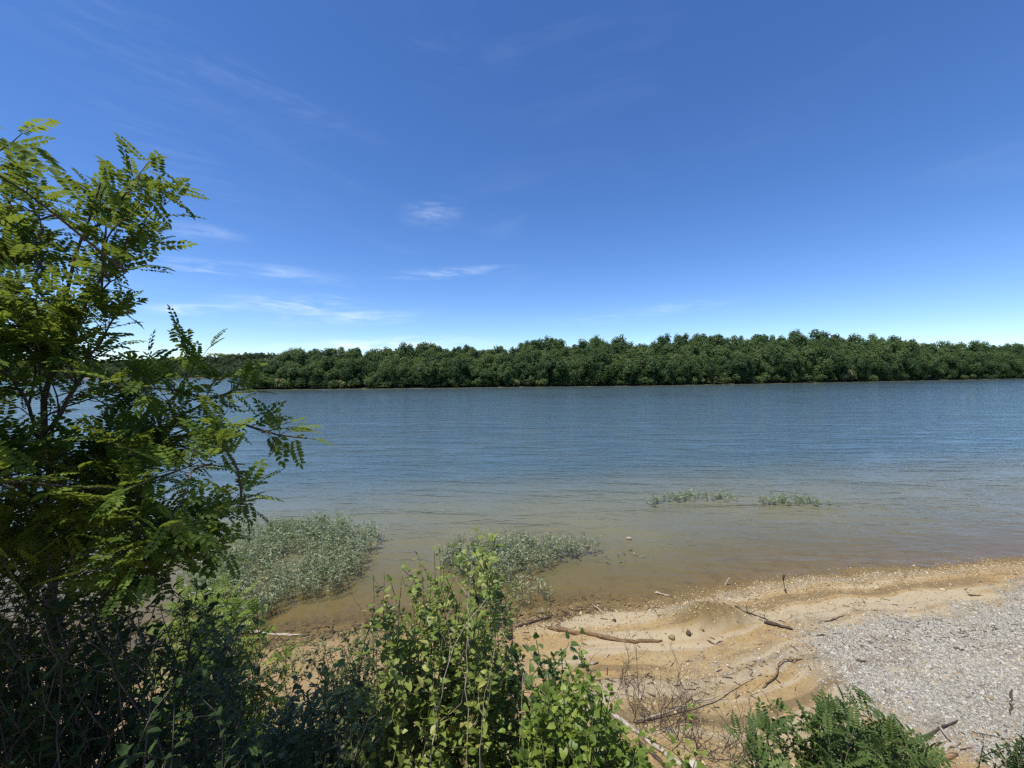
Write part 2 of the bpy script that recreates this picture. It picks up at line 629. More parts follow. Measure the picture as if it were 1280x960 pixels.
MAT = {}
MAT['ground'] = build_ground_mat()
MAT['water'] = build_water_mat()
MAT['locust_leaf'] = leaf_mat('locust_leaf_material', [(0, (0.045, 0.080, 0.016)), (0.55, (0.085, 0.135, 0.022)), (1, (0.17, 0.23, 0.036))], 0.30, 1.9, 0.55, 0.10)
MAT['shade_leaf'] = leaf_mat('dark_shaded_leaf_material', [(0, (0.022, 0.046, 0.014)), (0.6, (0.034, 0.066, 0.018)), (1, (0.06, 0.10, 0.026))], 0.22, 1.3, 0.6, 0.15)  # thicket shade is partly put into this dark green leaf colour
MAT['sapling_leaf'] = leaf_mat('sapling_leaf_material', [(0, (0.055, 0.092, 0.025)), (0.6, (0.090, 0.140, 0.036)), (1, (0.15, 0.20, 0.05))], 0.3, 1.4, 0.5, 0.25)
MAT['shrub_leaf'] = leaf_mat('shrub_leaf_material', [(0, (0.10, 0.145, 0.028)), (0.5, (0.19, 0.245, 0.048)), (0.86, (0.29, 0.33, 0.08)), (0.965, (0.40, 0.38, 0.12)), (1, (0.26, 0.15, 0.06))], 0.34, 1.6)
MAT['lime_leaf'] = leaf_mat('lime_leaf_material', [(0, (0.095, 0.150, 0.022)), (0.6, (0.165, 0.235, 0.034)), (1, (0.28, 0.33, 0.06))], 0.38, 1.7)
MAT['weed_leaf'] = leaf_mat('weed_leaf_material', [(0, (0.085, 0.10, 0.030)), (0.5, (0.145, 0.165, 0.048)), (1, (0.25, 0.235, 0.095))], 0.25, 1.3)
MAT['grass_blade'] = leaf_mat('grass_blade_material', [(0, (0.090, 0.145, 0.030)), (0.6, (0.14, 0.20, 0.045)), (1, (0.26, 0.27, 0.10))], 0.35, 1.5)
MAT['water_willow'] = leaf_mat('water_willow_material', [(0, (0.10, 0.145, 0.075)), (0.55, (0.22, 0.275, 0.155)), (1, (0.46, 0.48, 0.33))], 0.3, 1.2, 0.6, 0.2)
MAT['far_leaf'] = leaf_mat('far_foliage_material', [(0, (0.032, 0.066, 0.030)), (0.5, (0.058, 0.104, 0.038)), (1, (0.112, 0.158, 0.054))], 0.24, 1.5, 0.7, 0.15, 0.75)
MAT['far_bush'] = leaf_mat('far_bush_material', [(0, (0.12, 0.15, 0.05)), (0.5, (0.16, 0.19, 0.07)), (1, (0.25, 0.25, 0.11))], 0.2, 1.3, 0.7, 0.15, 0.7)
MAT['hill_leaf'] = leaf_mat('hill_foliage_material', [(0, (0.046, 0.068, 0.034)), (0.5, (0.060, 0.085, 0.042)), (1, (0.078, 0.102, 0.05))], 0.15, 1.2, 0.8, 0.1, 0.0)
MAT['bark'] = bark_mat('bark_material', (0.060, 0.048, 0.036), (0.17, 0.14, 0.105))
MAT['far_bark'] = bark_mat('far_bark_material', (0.10, 0.085, 0.065), (0.24, 0.21, 0.17), 3.0)
MAT['green_stem'] = bark_mat('green_stem_material', (0.075, 0.085, 0.03), (0.16, 0.15, 0.07))
MAT['driftwood'] = bark_mat('driftwood_material', (0.085, 0.052, 0.027), (0.36, 0.24, 0.125), 26.0, (.15, 1, 1))
MAT['dark_wood'] = bark_mat('wet_wood_material', (0.045, 0.033, 0.025), (0.14, 0.10, 0.075), 30.0, (.2, 1, 1))
MAT['pale_wood'] = bark_mat('bleached_wood_material', (0.25, 0.21, 0.16), (0.52, 0.46, 0.37), 30.0, (.2, 1, 1))
MAT['twig'] = bark_mat('dry_twig_material', (0.075, 0.055, 0.042), (0.17, 0.125, 0.09), 40.0)
MAT['dry_stalk'] = bark_mat('dry_stalk_material', (0.36, 0.29, 0.20), (0.58, 0.50, 0.38), 40.0)


def stone_mat(name, stops):
    m, t, out = new_mat(name)
    g = t.node('ShaderNodeNewGeometry')
    oi = t.node('ShaderNodeObjectInfo')
    v = t.math('FRACT', t.math('ADD', t.attr('tint'), oi.outputs['Random']))
    c = t.ramp(v, stops)
    n = t.noise(g.outputs['Position'], 90.0, 4, 0.7)
    c = t.mix(t.math('MULTIPLY', t.smooth(n, 0.45, 0.75), 0.35), c, (0.20, 0.17, 0.13))
    principled(t, out, c, 0.85, bump(t, n, 0.4, 0.01), 0.25)
    return m


MAT['gravel'] = stone_mat('gravel_material', [(0, (0.14, 0.128, 0.105)), (0.25, (0.26, 0.245, 0.205)), (0.7, (0.37, 0.348, 0.287)), (1, (0.53, 0.50, 0.42))])
MAT['warm_gravel'] = stone_mat('warm_gravel_material', [(0, (0.20, 0.135, 0.065)), (0.3, (0.29, 0.20, 0.09)), (0.7, (0.40, 0.30, 0.16)), (1, (0.56, 0.47, 0.31))])

# ------------------------------------------------------------------ ground and water

def axis(lo, hi, step, far_lo, far_hi, g=1.12):
    c = list(np.arange(lo, hi + step * .5, step))
    s, a, up = step, c[-1], []
    while a < far_hi:
        s *= g; a += s; up.append(a)
    s, a, dn = step, c[0], []
    while a > far_lo:
        s *= g; a -= s; dn.append(a)
    return np.array(dn[::-1] + c + up)


def refine(a, lo, hi, step):
    f = np.arange(lo, hi, step)
    near = np.min(np.abs(f[:, None] - a[None, :]), axis=1)
    return np.sort(np.concatenate([a, f[near > step * .35]]))


def grid_faces(nx, ny):
    i = np.arange(nx - 1)[None, :] + np.arange(ny - 1)[:, None] * nx
    return np.stack([i, i + 1, i + nx + 1, i + nx], axis=-1).reshape(-1, 4)


def gravel_mask(x, y):
    """where pale grey shingle covers the sand"""
    u, v, ok = project(np.stack([x, y, height(x, y)], -1))
    wob = 34 * fbm(x * 1.1, y * 1.1, 91, 5, .65) * 2
    edge = np.interp(u, [930, 1000, 1060, 1150, 1280, 1500], [830, 797, 783, 768, 748, 728])      # upper limit
    low = np.interp(u, [1000, 1060, 1130, 1200, 1280, 1500], [836, 868, 905, 935, 975, 1060])   # lower limit
    a = sstep(v + wob * .9, edge - 26, edge + 22) * sstep(v + wob * 1.4, low + 40, low - 40) * sstep(u + wob * 1.6, 955, 1090) * ok
    s = shore_y(x) - y
    crest = sstep(s, 0.15, 0.35) * sstep(s, 0.95, 0.5) * sstep(x, 2.5, 4.2) * 0.22
    band = np.exp(-((s - 2.2 - 1.2 * fbm(x * .4, y * .4, 93, 3)) / 0.35) ** 2) * sstep(x, 2.2, 4.0) * 0.22
    return np.clip(np.maximum(a, np.maximum(crest, band)), 0, 1)


def project(P):
    Mi = np.array(CAM_M.inverted())
    P = np.asarray(P, float)
    q = P @ Mi[:3, :3].T + Mi[:3, 3]
    z = -q[..., 2]
    ok = z > 0.05
    zz = np.where(ok, z, 1.0)
    return 640 + F_PX * q[..., 0] / zz, 480 - F_PX * q[..., 1] / zz, ok


def build_ground():
    xs = axis(-9, 17, 0.055, -2200, 2200)
    ys = axis(1.5, 13.5, 0.055, -300, 2500)
    xs = refine(xs, -135, 360, 4.0); ys = refine(ys, 128, 275, 1.3)
    X, Y = np.meshgrid(xs, ys)
    X, Y = X.ravel(), Y.ravel()
    Z = height(X, Y)
    s = shore_y(X) - Y
    gm = gravel_mask(X, Y)
    Z = Z + (0.012 * fbm(X * 9, Y * 9, 101, 3) + 0.02 * gm * fbm(X * 14, Y * 14, 103, 2)) * (np.abs(s) < 12)
    wetw = s + 0.5 * fbm(X * 1.1, Y * 1.1, 61, 4)
    wet = sstep(wetw, 0.72, 0.20) * (Y < 60)
    left = sstep(X, 3.6, 1.0)
    deb = np.exp(-((s - 0.35 - 0.5 * fbm(X * .9, Y * .9, 63, 3)) / 0.30) ** 2) * (0.25 + 0.75 * left)
    deb = np.maximum(deb, 0.8 * np.exp(-((s + 0.25) / 0.4) ** 2) * left)
    deb = np.maximum(deb, 0.55 * np.exp(-((s - 3.0 - 1.0 * fbm(X * .6, Y * .6, 65, 3)) / 0.18) ** 2))
    sw = s + .35 * fbm(X * .45, Y * .45, 141, 3)
    band = .5 + (fbm(sw * 2.6, X * .12, 143, 4) * 2.3) * sstep(X, -.5, 2.5) * sstep(s, .2, .5) * sstep(s, 5.5, 3.5)
    bankm = sstep(Y, 4.9, 3.8)
    soil = np.maximum(bankm * 0.7, sstep(X + 0.6 * fbm(X, Y, 71, 3), -1.2, -3.2) * sstep(s, 0.3, 1.0) * 0.35)
    soil = soil * (Y < 60)
    clay = np.exp(-(((X - MOUND[0]) / 0.85) ** 2 + ((Y - MOUND[1]) / 0.45) ** 2) ** 1.5)
    t = Y - far_y(X)
    forest = sstep(t, -1.5, 0.3)
    forest = np.maximum(forest, sstep(np.maximum(np.abs(X) - 40, -Y - 3), 0, 15) * (s > 3))
    me = mesh_np("ground", np.stack([X, Y, Z], -1), grid_faces(len(xs), len(ys)), MAT['ground'],
                 dict(gravel=gm, wet=wet, debris=np.clip(deb, 0, 1), soil=soil, clay=clay, forest=forest, band=band), True)
    tag(link("ground", me), "sandy lake beach and bank with the wooded far shore", "ground", kind='structure')


def build_water():
    xs = axis(-14, 20, 0.25, -2000, 2000, 1.1)
    ys = axis(5, 22, 0.25, -200, 780, 1.08)
    X, Y = np.meshgrid(xs, ys)
    X, Y = X.ravel(), Y.ravel()
    dep = np.clip(-height(X, Y), 0, 5)
    me = mesh_np("lake_water", np.stack([X, Y, np.zeros_like(X)], -1), grid_faces(len(xs), len(ys)), MAT['water'], dict(depth=dep), True)
    tag(link("lake_water", me), "rippled blue lake turning brown in the shallows", "lake", kind='structure')


build_ground()
build_water()

# ------------------------------------------------------------------ leaf templates (x along the leaf, z up)

def leaflet_quads(x, side, ln, wd, fold=0.12, fwd=0.35):
    """one leaflet that leaves the rachis at x on the given side: two quads folded at the midrib"""
    d = np.array([fwd, side * math.sqrt(1 - fwd * fwd), -0.10]); d /= np.linalg.norm(d)
    w = np.array([-d[1], d[0], 0]); w /= np.linalg.norm(w)
    o = np.array([x, 0, 0.0]) + d * 0.01
    z = np.array([0, 0, 1.0])
    a, c = o, o + d * ln
    l1, l2 = o + d * ln * .3 + w * wd * .5 + z * fold * wd, o + d * ln * .72 + w * wd * .42 + z * fold * wd
    r1, r2 = o + d * ln * .3 - w * wd * .5 + z * fold * wd, o + d * ln * .72 - w * wd * .42 + z * fold * wd
    return [a, l1, l2, c, r2, r1], [(0, 3, 2, 1), (0, 5, 4, 3)]


def compound_leaf(pairs=8, ln=.17, wd=.068, droop=.10, seed=0):
    """pinnate leaf of unit length"""
    r = np.random.default_rng(seed)
    V, Fc = [], []
    def addq(vs, fs):
        b = len(V); V.extend(vs); Fc.extend([tuple(i + b for i in f) for f in fs])
    for k in range(pairs):
        x = 0.16 + 0.76 * k / (pairs - 1)
        s = (0.8 + 0.35 * math.sin(math.pi * (k + .8) / (pairs + .4)))
        for side in (-1, 1):
            addq(*leaflet_quads(x + r.normal() * .008, side, ln * s * r.uniform(.85, 1.12), wd * s * r.uniform(.9, 1.1), r.uniform(.05, .5), r.uniform(.22, .5)))
    addq(*leaflet_quads(0.94, 0.001, ln, wd, .15, .999))
    V = np.array(V, float)
    V[:, 2] -= droop * V[:, 0] ** 2
    # rachis strip
    b = len(V)
    R_ = []
    for x, h in ((0, .007), (.5, .005), (.96, .003)):
        R_ += [(x, -h, -droop * x * x - .002), (x, h, -droop * x * x - .002)]
    V = np.vstack([V, np.array(R_)])
    Fc += [(b, b + 2, b + 3, b + 1), (b + 2, b + 4, b + 5, b + 3)]
    return V, np.array(Fc)


def broad_leaf(wd=.8, fold=.15, curl=.12, heart=True, petiole=.35, wav=.03, seed=0):
    """single blade of unit length with a petiole, heart shaped or oval; quads"""
    r = np.random.default_rng(seed)
    ts = [0, .12, .38, .68, 1.0]
    ws = [.30, .50, .47, .28, 0.0] if heart else [.06, .28, .46, .30, 0.0]
    mid, le, ri = [], [], []
    for t_, w_ in zip(ts, ws):
        z = -curl * t_ * t_
        bx = t_ - (0.10 if (heart and t_ == 0) else 0)
        mid.append((petiole + t_, 0, z))
        le.append((petiole + bx, w_ * wd, z + fold * w_ + r.normal() * wav))
        ri.append((petiole + bx, -w_ * wd, z + fold * w_ + r.normal() * wav))
    V = np.array(mid + le + ri, float)
    n = len(ts)
    Fc = []
    for i in range(n - 1):
        Fc.append((i, i + 1, n + i + 1, n + i)); Fc.append((i, 2 * n + i, 2 * n + i + 1, i + 1))
    b = len(V)
    V = np.vstack([V, [(0, -.012, 0), (0, .012, 0), (petiole + .02, .010, -.004), (petiole + .02, -.010, -.004)]])
    Fc.append((b, b + 3, b + 2, b + 1))
    return V, np.array(Fc)


def blade_leaf(wd=.16, curl=.25):
    """narrow willow-like leaf"""
    ts = [0, .3, .7, 1.0]; ws = [.15, .5, .4, 0]
    mid = [(t_, 0, -curl * t_ * t_) for t_ in ts]
    le = [(t_, w_ * wd, -curl * t_ * t_ + .03 * w_) for t_, w_ in zip(ts, ws)]
    ri = [(t_, -w_ * wd, -curl * t_ * t_ + .03 * w_) for t_, w_ in zip(ts, ws)]
    V = np.array(mid + le + ri, float); n = 4; Fc = []
    for i in range(n - 1):
        Fc.append((i, i + 1, n + i + 1, n + i)); Fc.append((i, 2 * n + i, 2 * n + i + 1, i + 1))
    return V, np.array(Fc)


LOCUST = [compound_leaf(p, ln, wd, dr, sd) for p, ln, wd, dr, sd in ((7, .215, .112, .10, 1), (8, .205, .104, .26, 2), (8, .20, .098, .02, 3), (6, .235, .122, .18, 4))]
HEART = [broad_leaf(.8, .18, .15, True, .30, .03, 1), broad_leaf(.72, .30, .28, True, .35, .04, 2), broad_leaf(.85, .08, .06, True, .25, .05, 3)]
OVAL = [broad_leaf(.62, .2, .15, False, .12, .02, 4), broad_leaf(.55, .3, .3, False, .12, .03, 5), broad_leaf(.70, .12, .05, False, .15, .03, 6)]
WILLOW = [blade_leaf(.20, .25), blade_leaf(.16, .45)]


class Leaves:
    """leaf positions of one plant; made into leaf parts (the largest in view) and one mass"""
    def __init__(self, templates, mat):
        self.t, self.mat = templates, mat
        self.M, self.T, self.S = [], [], []

    def add(self, p, axis_, up, size):
        self.T.append(p); self.M.append((axis_, up)); self.S.append(size)

    def arrays(self):
        T = np.array(self.T, float)
        A = np.array([m[0] for m in self.M], float); U = np.array([m[1] for m in self.M], float)
        U = U + rng.normal(size=U.shape) * 1e-3
        Rm = frames(A, U)
        return T, Rm, np.array(self.S, float)

    def build(self, root, n_parts, leaf_name='leaf', mass_name='foliage', tint=None, cell=26):
        T, Rm, S = self.arrays()
        N = len(T)
        base = np.array(root.location)
        which = rng.integers(0, len(self.t), N)
        tnt = rng.random(N) if tint is None else tint(N)
        # the leaves that show largest: nearest in each small patch of the view
        centre = T + Rm[:, :, 0] * S[:, None] * 0.5
        u, v, ok = project(centre)
        dist = np.linalg.norm(centre - np.array([0, 0, EYE]), axis=1)
        inside = ok & (u > 4) & (u < 1276) & (v > 4) & (v < 956)
        order = np.argsort(dist - S)
        seen, picked = {}, []
        for k in order:
            if not inside[k]:
                continue
            key = (int(u[k] // cell), int(v[k] // cell))
            if seen.get(key, 0) >= 2:
                continue
            seen[key] = seen.get(key, 0) + 1
            picked.append(k)
            if len(picked) >= n_parts:
                break
        picked = np.array(picked, int)
        mask = np.zeros(N, bool); mask[picked] = True
        meshes = []
        for i, (tv, tf) in enumerate(self.t):
            for q in range(3):
                meshes.append(mesh_np(leaf_name, tv, tf, self.mat, dict(tint=np.full(len(tv), rng.random())), True))
        for k in picked:
            me = meshes[which[k] * 3 + int(tnt[k] * 2.999)]
            o = bpy.data.objects.new(leaf_name, me)
            col.objects.link(o)
            mm = Matrix(Rm[k].tolist()).to_4x4()
            o.parent = root
            o.matrix_local = Matrix.Translation(T[k] - base) @ mm @ Matrix.Scale(S[k], 4)
        Vs, Fs, At, n = [], [], [], 0
        for i, (tv, tf) in enumerate(self.t):
            sel = np.where((~mask) & (which == i))[0]
            if len(sel) == 0:
                continue
            V, Fc = scatter(tv, tf, Rm[sel] * S[sel][:, None, None], T[sel], base)
            Vs.append(V); Fs.append(Fc + n); n += len(V)
            At.append(np.repeat(tnt[sel], len(tv)))
        if Vs:
            me = mesh_np(mass_name, np.vstack(Vs), np.vstack(Fs), self.mat, dict(tint=np.concatenate(At)), True)
            tag(link(mass_name, me, root), kind='stuff')
        return N


UP = np.array([0, 0, 1.0])


def rdir(r=rng):
    v = r.normal(size=3)
    return v / np.linalg.norm(v)


def stem_leaves(L, pts, start, spacing, size, spread=0.9, upw=0.25, droop=0.0, tip=True, face=None):
    """alternate leaves along a stem"""
    seg = np.linalg.norm(np.diff(pts, axis=0), axis=1)
    cum = np.concatenate([[0], np.cumsum(seg)])
    tot = cum[-1]
    d = tot * start + rng.uniform(0, spacing)
    ph = rng.uniform(0, 6.28)
    while d < tot:
        p = np.array([np.interp(d, cum, pts[:, k]) for k in range(3)])
        k = min(np.searchsorted(cum, d), len(pts) - 1)
        tan = norm((pts[k] - pts[k - 1])[None])[0]
        side = np.cross(tan, rdir()); side /= np.linalg.norm(side) + 1e-9
        ph += 2.4
        ax = tan * (1 - spread) + side * spread + UP * upw + np.array([0, 0, -droop])
        up = UP + 0.45 * rdir() if face is None else face + 0.5 * rdir()
        L.add(p, ax, up, size * rng.uniform(.45, 1.28) * (1.0 if d < tot * .85 else .8))
        d += spacing * rng.uniform(.7, 1.3)
    if tip:
        L.add(pts[-1], norm((pts[-1] - pts[-2])[None])[0] + 0.2 * rdir(), UP + .5 * rdir(), size * .8)


# ------------------------------------------------------------------ the wood on the far shore

def crown_mesh(name, mat, H, W, n_lobes, n_leaf, leaf, seed, z0=0.22, lean=0.0):
    """crown of leaf sprays gathered on many lobes; unit metres, base at z = 0"""
    r = np.random.default_rng(seed)
    Vs, nn = [], []
    C, Rr = [], []
    for k in range(n_lobes):
        d = r.normal(size=3); d /= np.linalg.norm(d)
        q = r.random() ** 0.45
        zc = H * (z0 + (1 - z0) * .52)
        c = np.array([d[0] * W * .40 * q, d[1] * W * .40 * q, zc + d[2] * H * (1 - z0) * .40 * q])
        # widest in the upper middle
        tz = (c[2] / H)
        c[:2] *= 0.70 + 0.55 * math.sin(math.pi * min(max(tz, 0), 1) ** 0.9)
        c[2] = max(c[2], .05 * H)
        C.append(c); Rr.append(W * r.uniform(.085, .185))
    C, Rr = np.array(C), np.array(Rr)
    w = Rr ** 2; w /= w.sum()
    k = r.choice(n_lobes, n_leaf, p=w)
    d = norm(r.normal(size=(n_leaf, 3)))
    d[:, 2] = np.where(d[:, 2] < -0.7, -d[:, 2], d[:, 2])
    T = C[k] + d * (Rr[k] * r.uniform(.4, 1.3, n_leaf))[:, None] * np.array([.95, .95, 1.2])
    ax = norm(np.cross(d, r.normal(size=(n_leaf, 3))) + 0.25 * d)
    ctr = norm(T - np.array([0, 0, H * .42]))
    M = frames(ax, .55 * d + .65 * ctr + 0.42 * r.normal(size=(n_leaf, 3)))
    S = leaf * r.uniform(.55, 1.3, n_leaf)
    tv = np.array([(-.5, 0, 0), (-.1, .36, .08), (.5, .08, -.05), (.05, -.4, .06)], float)
    tf = np.array([(0, 3, 2, 1)])
    V, Fc = scatter(tv, tf, M * S[:, None, None], T)
    lobe_t = r.random(n_lobes)
    tint = np.repeat(np.clip(0.12 + 0.16 * lobe_t[k] + r.uniform(0, .10, n_leaf), 0, .35), 4)
    return mesh_np(name, V, Fc, mat, dict(tint=tint)), C, Rr


def trunk_mesh(name, H, C, seed, rad=0.22):
    r = np.random.default_rng(seed)
    wd = Wood()
    top = np.array([r.normal() * .4, r.normal() * .4, H * .72])
    tr = curve_pts((0, 0, -0.3), top, 7, .03, r=r)
    wd.add(tr, np.linspace(rad, rad * .35, 7), 6)
    for k in r.choice(len(C), min(7, len(C)), replace=False):
        i = int(np.clip(np.searchsorted(tr[:, 2], C[k][2] * .6), 1, 5))
        wd.add(curve_pts(tr[i], C[k], 5, .08, r=r), np.linspace(rad * .45, rad * .1, 5), 4)
    return wd.mesh(name, MAT['far_bark'])


def build_far_wood():
    protos = []
    for k in range(10):
        H = 10.0
        W = rng.uniform(6.2, 8.4)
        cm, C, Rr = crown_mesh('crown', MAT['far_leaf'], H, W, int(rng.integers(32, 48)), 8500, .44, 200 + k, -.04 if k < 5 else .06)
        protos.append((cm, trunk_mesh('trunk', H, C, 300 + k)))
    bushes = []
    for k in range(4):
        cm, C, Rr = crown_mesh('crown', MAT['far_bush'], 3.0, 4.2, 14, 1300, .30, 400 + k, .0)
        bushes.append((cm, trunk_mesh('trunk', 3.0, C, 420 + k, .07)))
    dark_bushes = []
    for k in range(4):
        cm, C, Rr = crown_mesh('crown', MAT['far_leaf'], 3.0, 4.2, 14, 1300, .32, 440 + k, .0)
        dark_bushes.append((cm, trunk_mesh('trunk', 3.0, C, 460 + k, .07)))
    PROF_U = [250, 300, 330, 350, 372, 400, 440, 462, 480, 520, 545, 575, 610, 640, 680, 700, 712, 742, 780, 850, 900, 960, 1000, 1030, 1070, 1130, 1190, 1240, 1290, 1400]
    PROF_V = [462, 452, 447, 441, 437, 434, 434, 440, 433, 433, 429, 431, 437, 429, 425, 422, 428, 423, 427, 422, 420, 418, 416, 419, 419, 423, 430, 431, 431, 432]
    LAB = ["broadleaf tree in the front row of the far shore wood, at the waterline",
           "broadleaf tree just behind the front row of the far shore wood",
           "broadleaf tree in the midst of the far shore wood",
           "broadleaf tree whose top makes the skyline of the far shore wood"]
    GRP = ["front row of the far wood", "second row of the far wood", "middle of the far wood", "skyline of the far wood"]
    BACK = [3.5, 11.0, 21.0, 34.0]
    STEP = [16, 17, 18, 15]
    for row in range(4):
        u = 296.0 + 5 * row
        while u < 1330:
            uu = u + rng.uniform(-5, 5)
            g = pix_plane(uu, float(np.interp(uu, [q[0] for q in FAR_PX], [q[1] for q in FAR_PX])), 0.0)
            k = (g.y + BACK[row] + rng.uniform(-2.5, 2.5)) / g.y
            x, y = g.x * k, g.y * k
            if y - float(far_y(np.array([x]))[0]) < 1.5:
                y = float(far_y(np.array([x]))[0]) + 1.8
            z = hgt(x, y)
            pv = float(np.interp(uu, PROF_U, PROF_V))
            sv = float(np.interp(uu, [q[0] for q in FAR_PX], [q[1] for q in FAR_PX]))
            frac = (0.60, 0.76, 0.88, 1.0)[row] + rng.uniform(-.20, .14) * (1, .8, .55, .4)[row]
            topv = sv + (pv - sv) * frac
            top = pix_at(uu, topv, y / pix_ray(uu, topv).y)
            h = float(np.clip(top.z - z, 4.0, 30.0))
            wd = h ** 0.7 * 10 ** 0.3 * rng.uniform(.95, 1.35)
            far = row + (0 if uu < 900 else 0)
            o = thing('broadleaf_tree', (x, y, z), LAB[row], 'tree', GRP[row])
            pr = protos[int(rng.integers(0, 5 if row < 2 or uu < 380 else len(protos)))]
            rz = rng.uniform(0, 6.28)
            for nm, me in (('crown', pr[0]), ('trunk', pr[1])):
                c = link(nm, me, o)
                c.scale = (wd / 10, wd / 10, h / 9.35)
                c.rotation_euler = (0, 0, rz)
            u += STEP[row] * rng.uniform(.75, 1.25) * (1.0 if uu < 1000 else .92)
    # bushes hanging over the waterline
    for (uu, hh, lab) in ((646, 2.8, "small pale bush at the far waterline below the tall tree cluster"), (675, 3.2, "rounded pale bush on the far waterline, left of centre"),
                          (800, 2.6, "long low pale bush lying on the far waterline"), (818, 2.3, "low pale bush on the far waterline beside the long one"),
                          (838, 2.2, "short pale bush on the far waterline at the wood's middle"), (870, 4.2, "taller light green bush leaning over the far waterline"),
                          (893, 3.6, "light green bush beside the taller bush on the far shore"), (940, 3.8, "light bush left of the small bare spit on the far shore"),
                          (1058, 6.5, "bright rounded bush on the far waterline, right of the bare spit"), (1082, 3.0, "small bush beside the bright rounded one on the far shore"),
                          (425, 3.0, "low bush at the left part of the far waterline"), (350, 3.4, "low bush near the left end of the far wood"),
                          (318, 3.0, "olive bush at the left tip of the far wood")):
        sv = float(np.interp(uu, [q[0] for q in FAR_PX], [q[1] for q in FAR_PX]))
        g = pix_plane(uu, sv, 0.0)
        y = float(far_y(np.array([g.x]))[0]) + 0.7
        o = thing('shore_bush', (g.x, y, hgt(g.x, y) - .05), lab, 'bush', 'bushes along the far waterline')
        pr = bushes[int(rng.integers(0, 4))]
        s = hh / 2.9
        for nm, me in (('crown', pr[0]), ('trunk', pr[1])):
            c = link(nm, me, o); c.scale = (s * rng.uniform(1.1, 1.5), s * 1.1, s); c.rotation_euler = (0, 0, rng.uniform(0, 6.28))
    uu = 300.0
    while uu < 1300:
        sv = float(np.interp(uu, [q[0] for q in FAR_PX], [q[1] for q in FAR_PX]))
        g = pix_plane(uu, sv, 0.0)
        y = float(far_y(np.array([g.x]))[0]) + rng.uniform(1.0, 2.4)
        o = thing('shore_bush', (g.x, y, hgt(g.x, y) - .1), "dark green bush filling the foot of the far wood at the waterline", 'bush', 'dark bushes at the foot of the far wood')
        pr = dark_bushes[int(rng.integers(0, 4))]
        s = rng.uniform(2.2, 4.6) / 2.9
        for nm, me in (('crown', pr[0]), ('trunk', pr[1])):
            c = link(nm, me, o); c.scale = (s * 1.4, s * 1.2, s); c.rotation_euler = (0, 0, rng.uniform(0, 6.28))
        uu += rng.uniform(10, 17)
    # wooded hill far off to the left: one mass
    n = 1500
    X = rng.uniform(-1150, -95, n); t = rng.random(n) ** 1.2 * 230
    Y = far_y(X) + 3 + t
    keep = Y > 300
    X, Y, t = X[keep], Y[keep], t[keep]
    Z = height(X, Y)
    n = len(X); per = 130
    k = np.repeat(np.arange(n), per)
    r_ = rng.uniform(4.0, 7.5, n); hh = rng.uniform(9, 15, n)
    d = norm(rng.normal(size=(n * per, 3))); d[:, 2] = np.abs(d[:, 2]) * 1.9 - .95
    q = rng.uniform(.7, 1.1, n * per)
    T = np.stack([X[k], Y[k], Z[k] + hh[k] * .5], -1) + d * q[:, None] * np.stack([r_[k], r_[k], hh[k] * .5], -1)
    M = frames(norm(np.cross(d, rng.normal(size=(n * per, 3)))), d + .5 * rng.normal(size=(n * per, 3)))
    tv = np.array([(-.5, 0, 0), (0, .4, .1), (.5, 0, 0), (0, -.4, .1)], float)
    V, Fc = scatter(tv, np.array([(0, 3, 2, 1)]), M * rng.uniform(1.4, 3.0, n * per)[:, None, None], T)
    me = mesh_np('distant_woods', V, Fc, MAT['hill_leaf'], dict(tint=np.repeat(np.repeat(rng.random(n) * .8, per), 4)))
    tag(link('distant_woods', me), "wooded hill far across the water behind the leaning locust", "woods", kind='stuff')


build_far_wood()

# ------------------------------------------------------------------ plants on the near bank

def in_poly(u, v, poly):
    c = False
    n = len(poly)
    j = n - 1
    for i in range(n):
        (xi, yi), (xj, yj) = poly[i], poly[j]
        if (yi > v) != (yj > v) and u < (xj - xi) * (v - yi) / (yj - yi) + xi:
            c = not c
        j = i
    return c


def poly_points(poly, n, top_bias=0.0):
    us = [p[0] for p in poly]; vs = [p[1] for p in poly]
    out = []
    while len(out) < n:
        u, v = rng.uniform(min(us), max(us)), rng.uniform(min(vs), max(vs))
        if rng.random() < top_bias:
            v = min(vs) + (v - min(vs)) * .6
        if in_poly(u, v, poly):
            out.append((u, v))
    return out


def ground_root(p, spread=0.25):
    """foot of a stem below a point"""
    x, y = p[0] + rng.normal() * spread, p[1] + rng.normal() * spread
    return np.array([x, y, hgt(x, y) - 0.03])


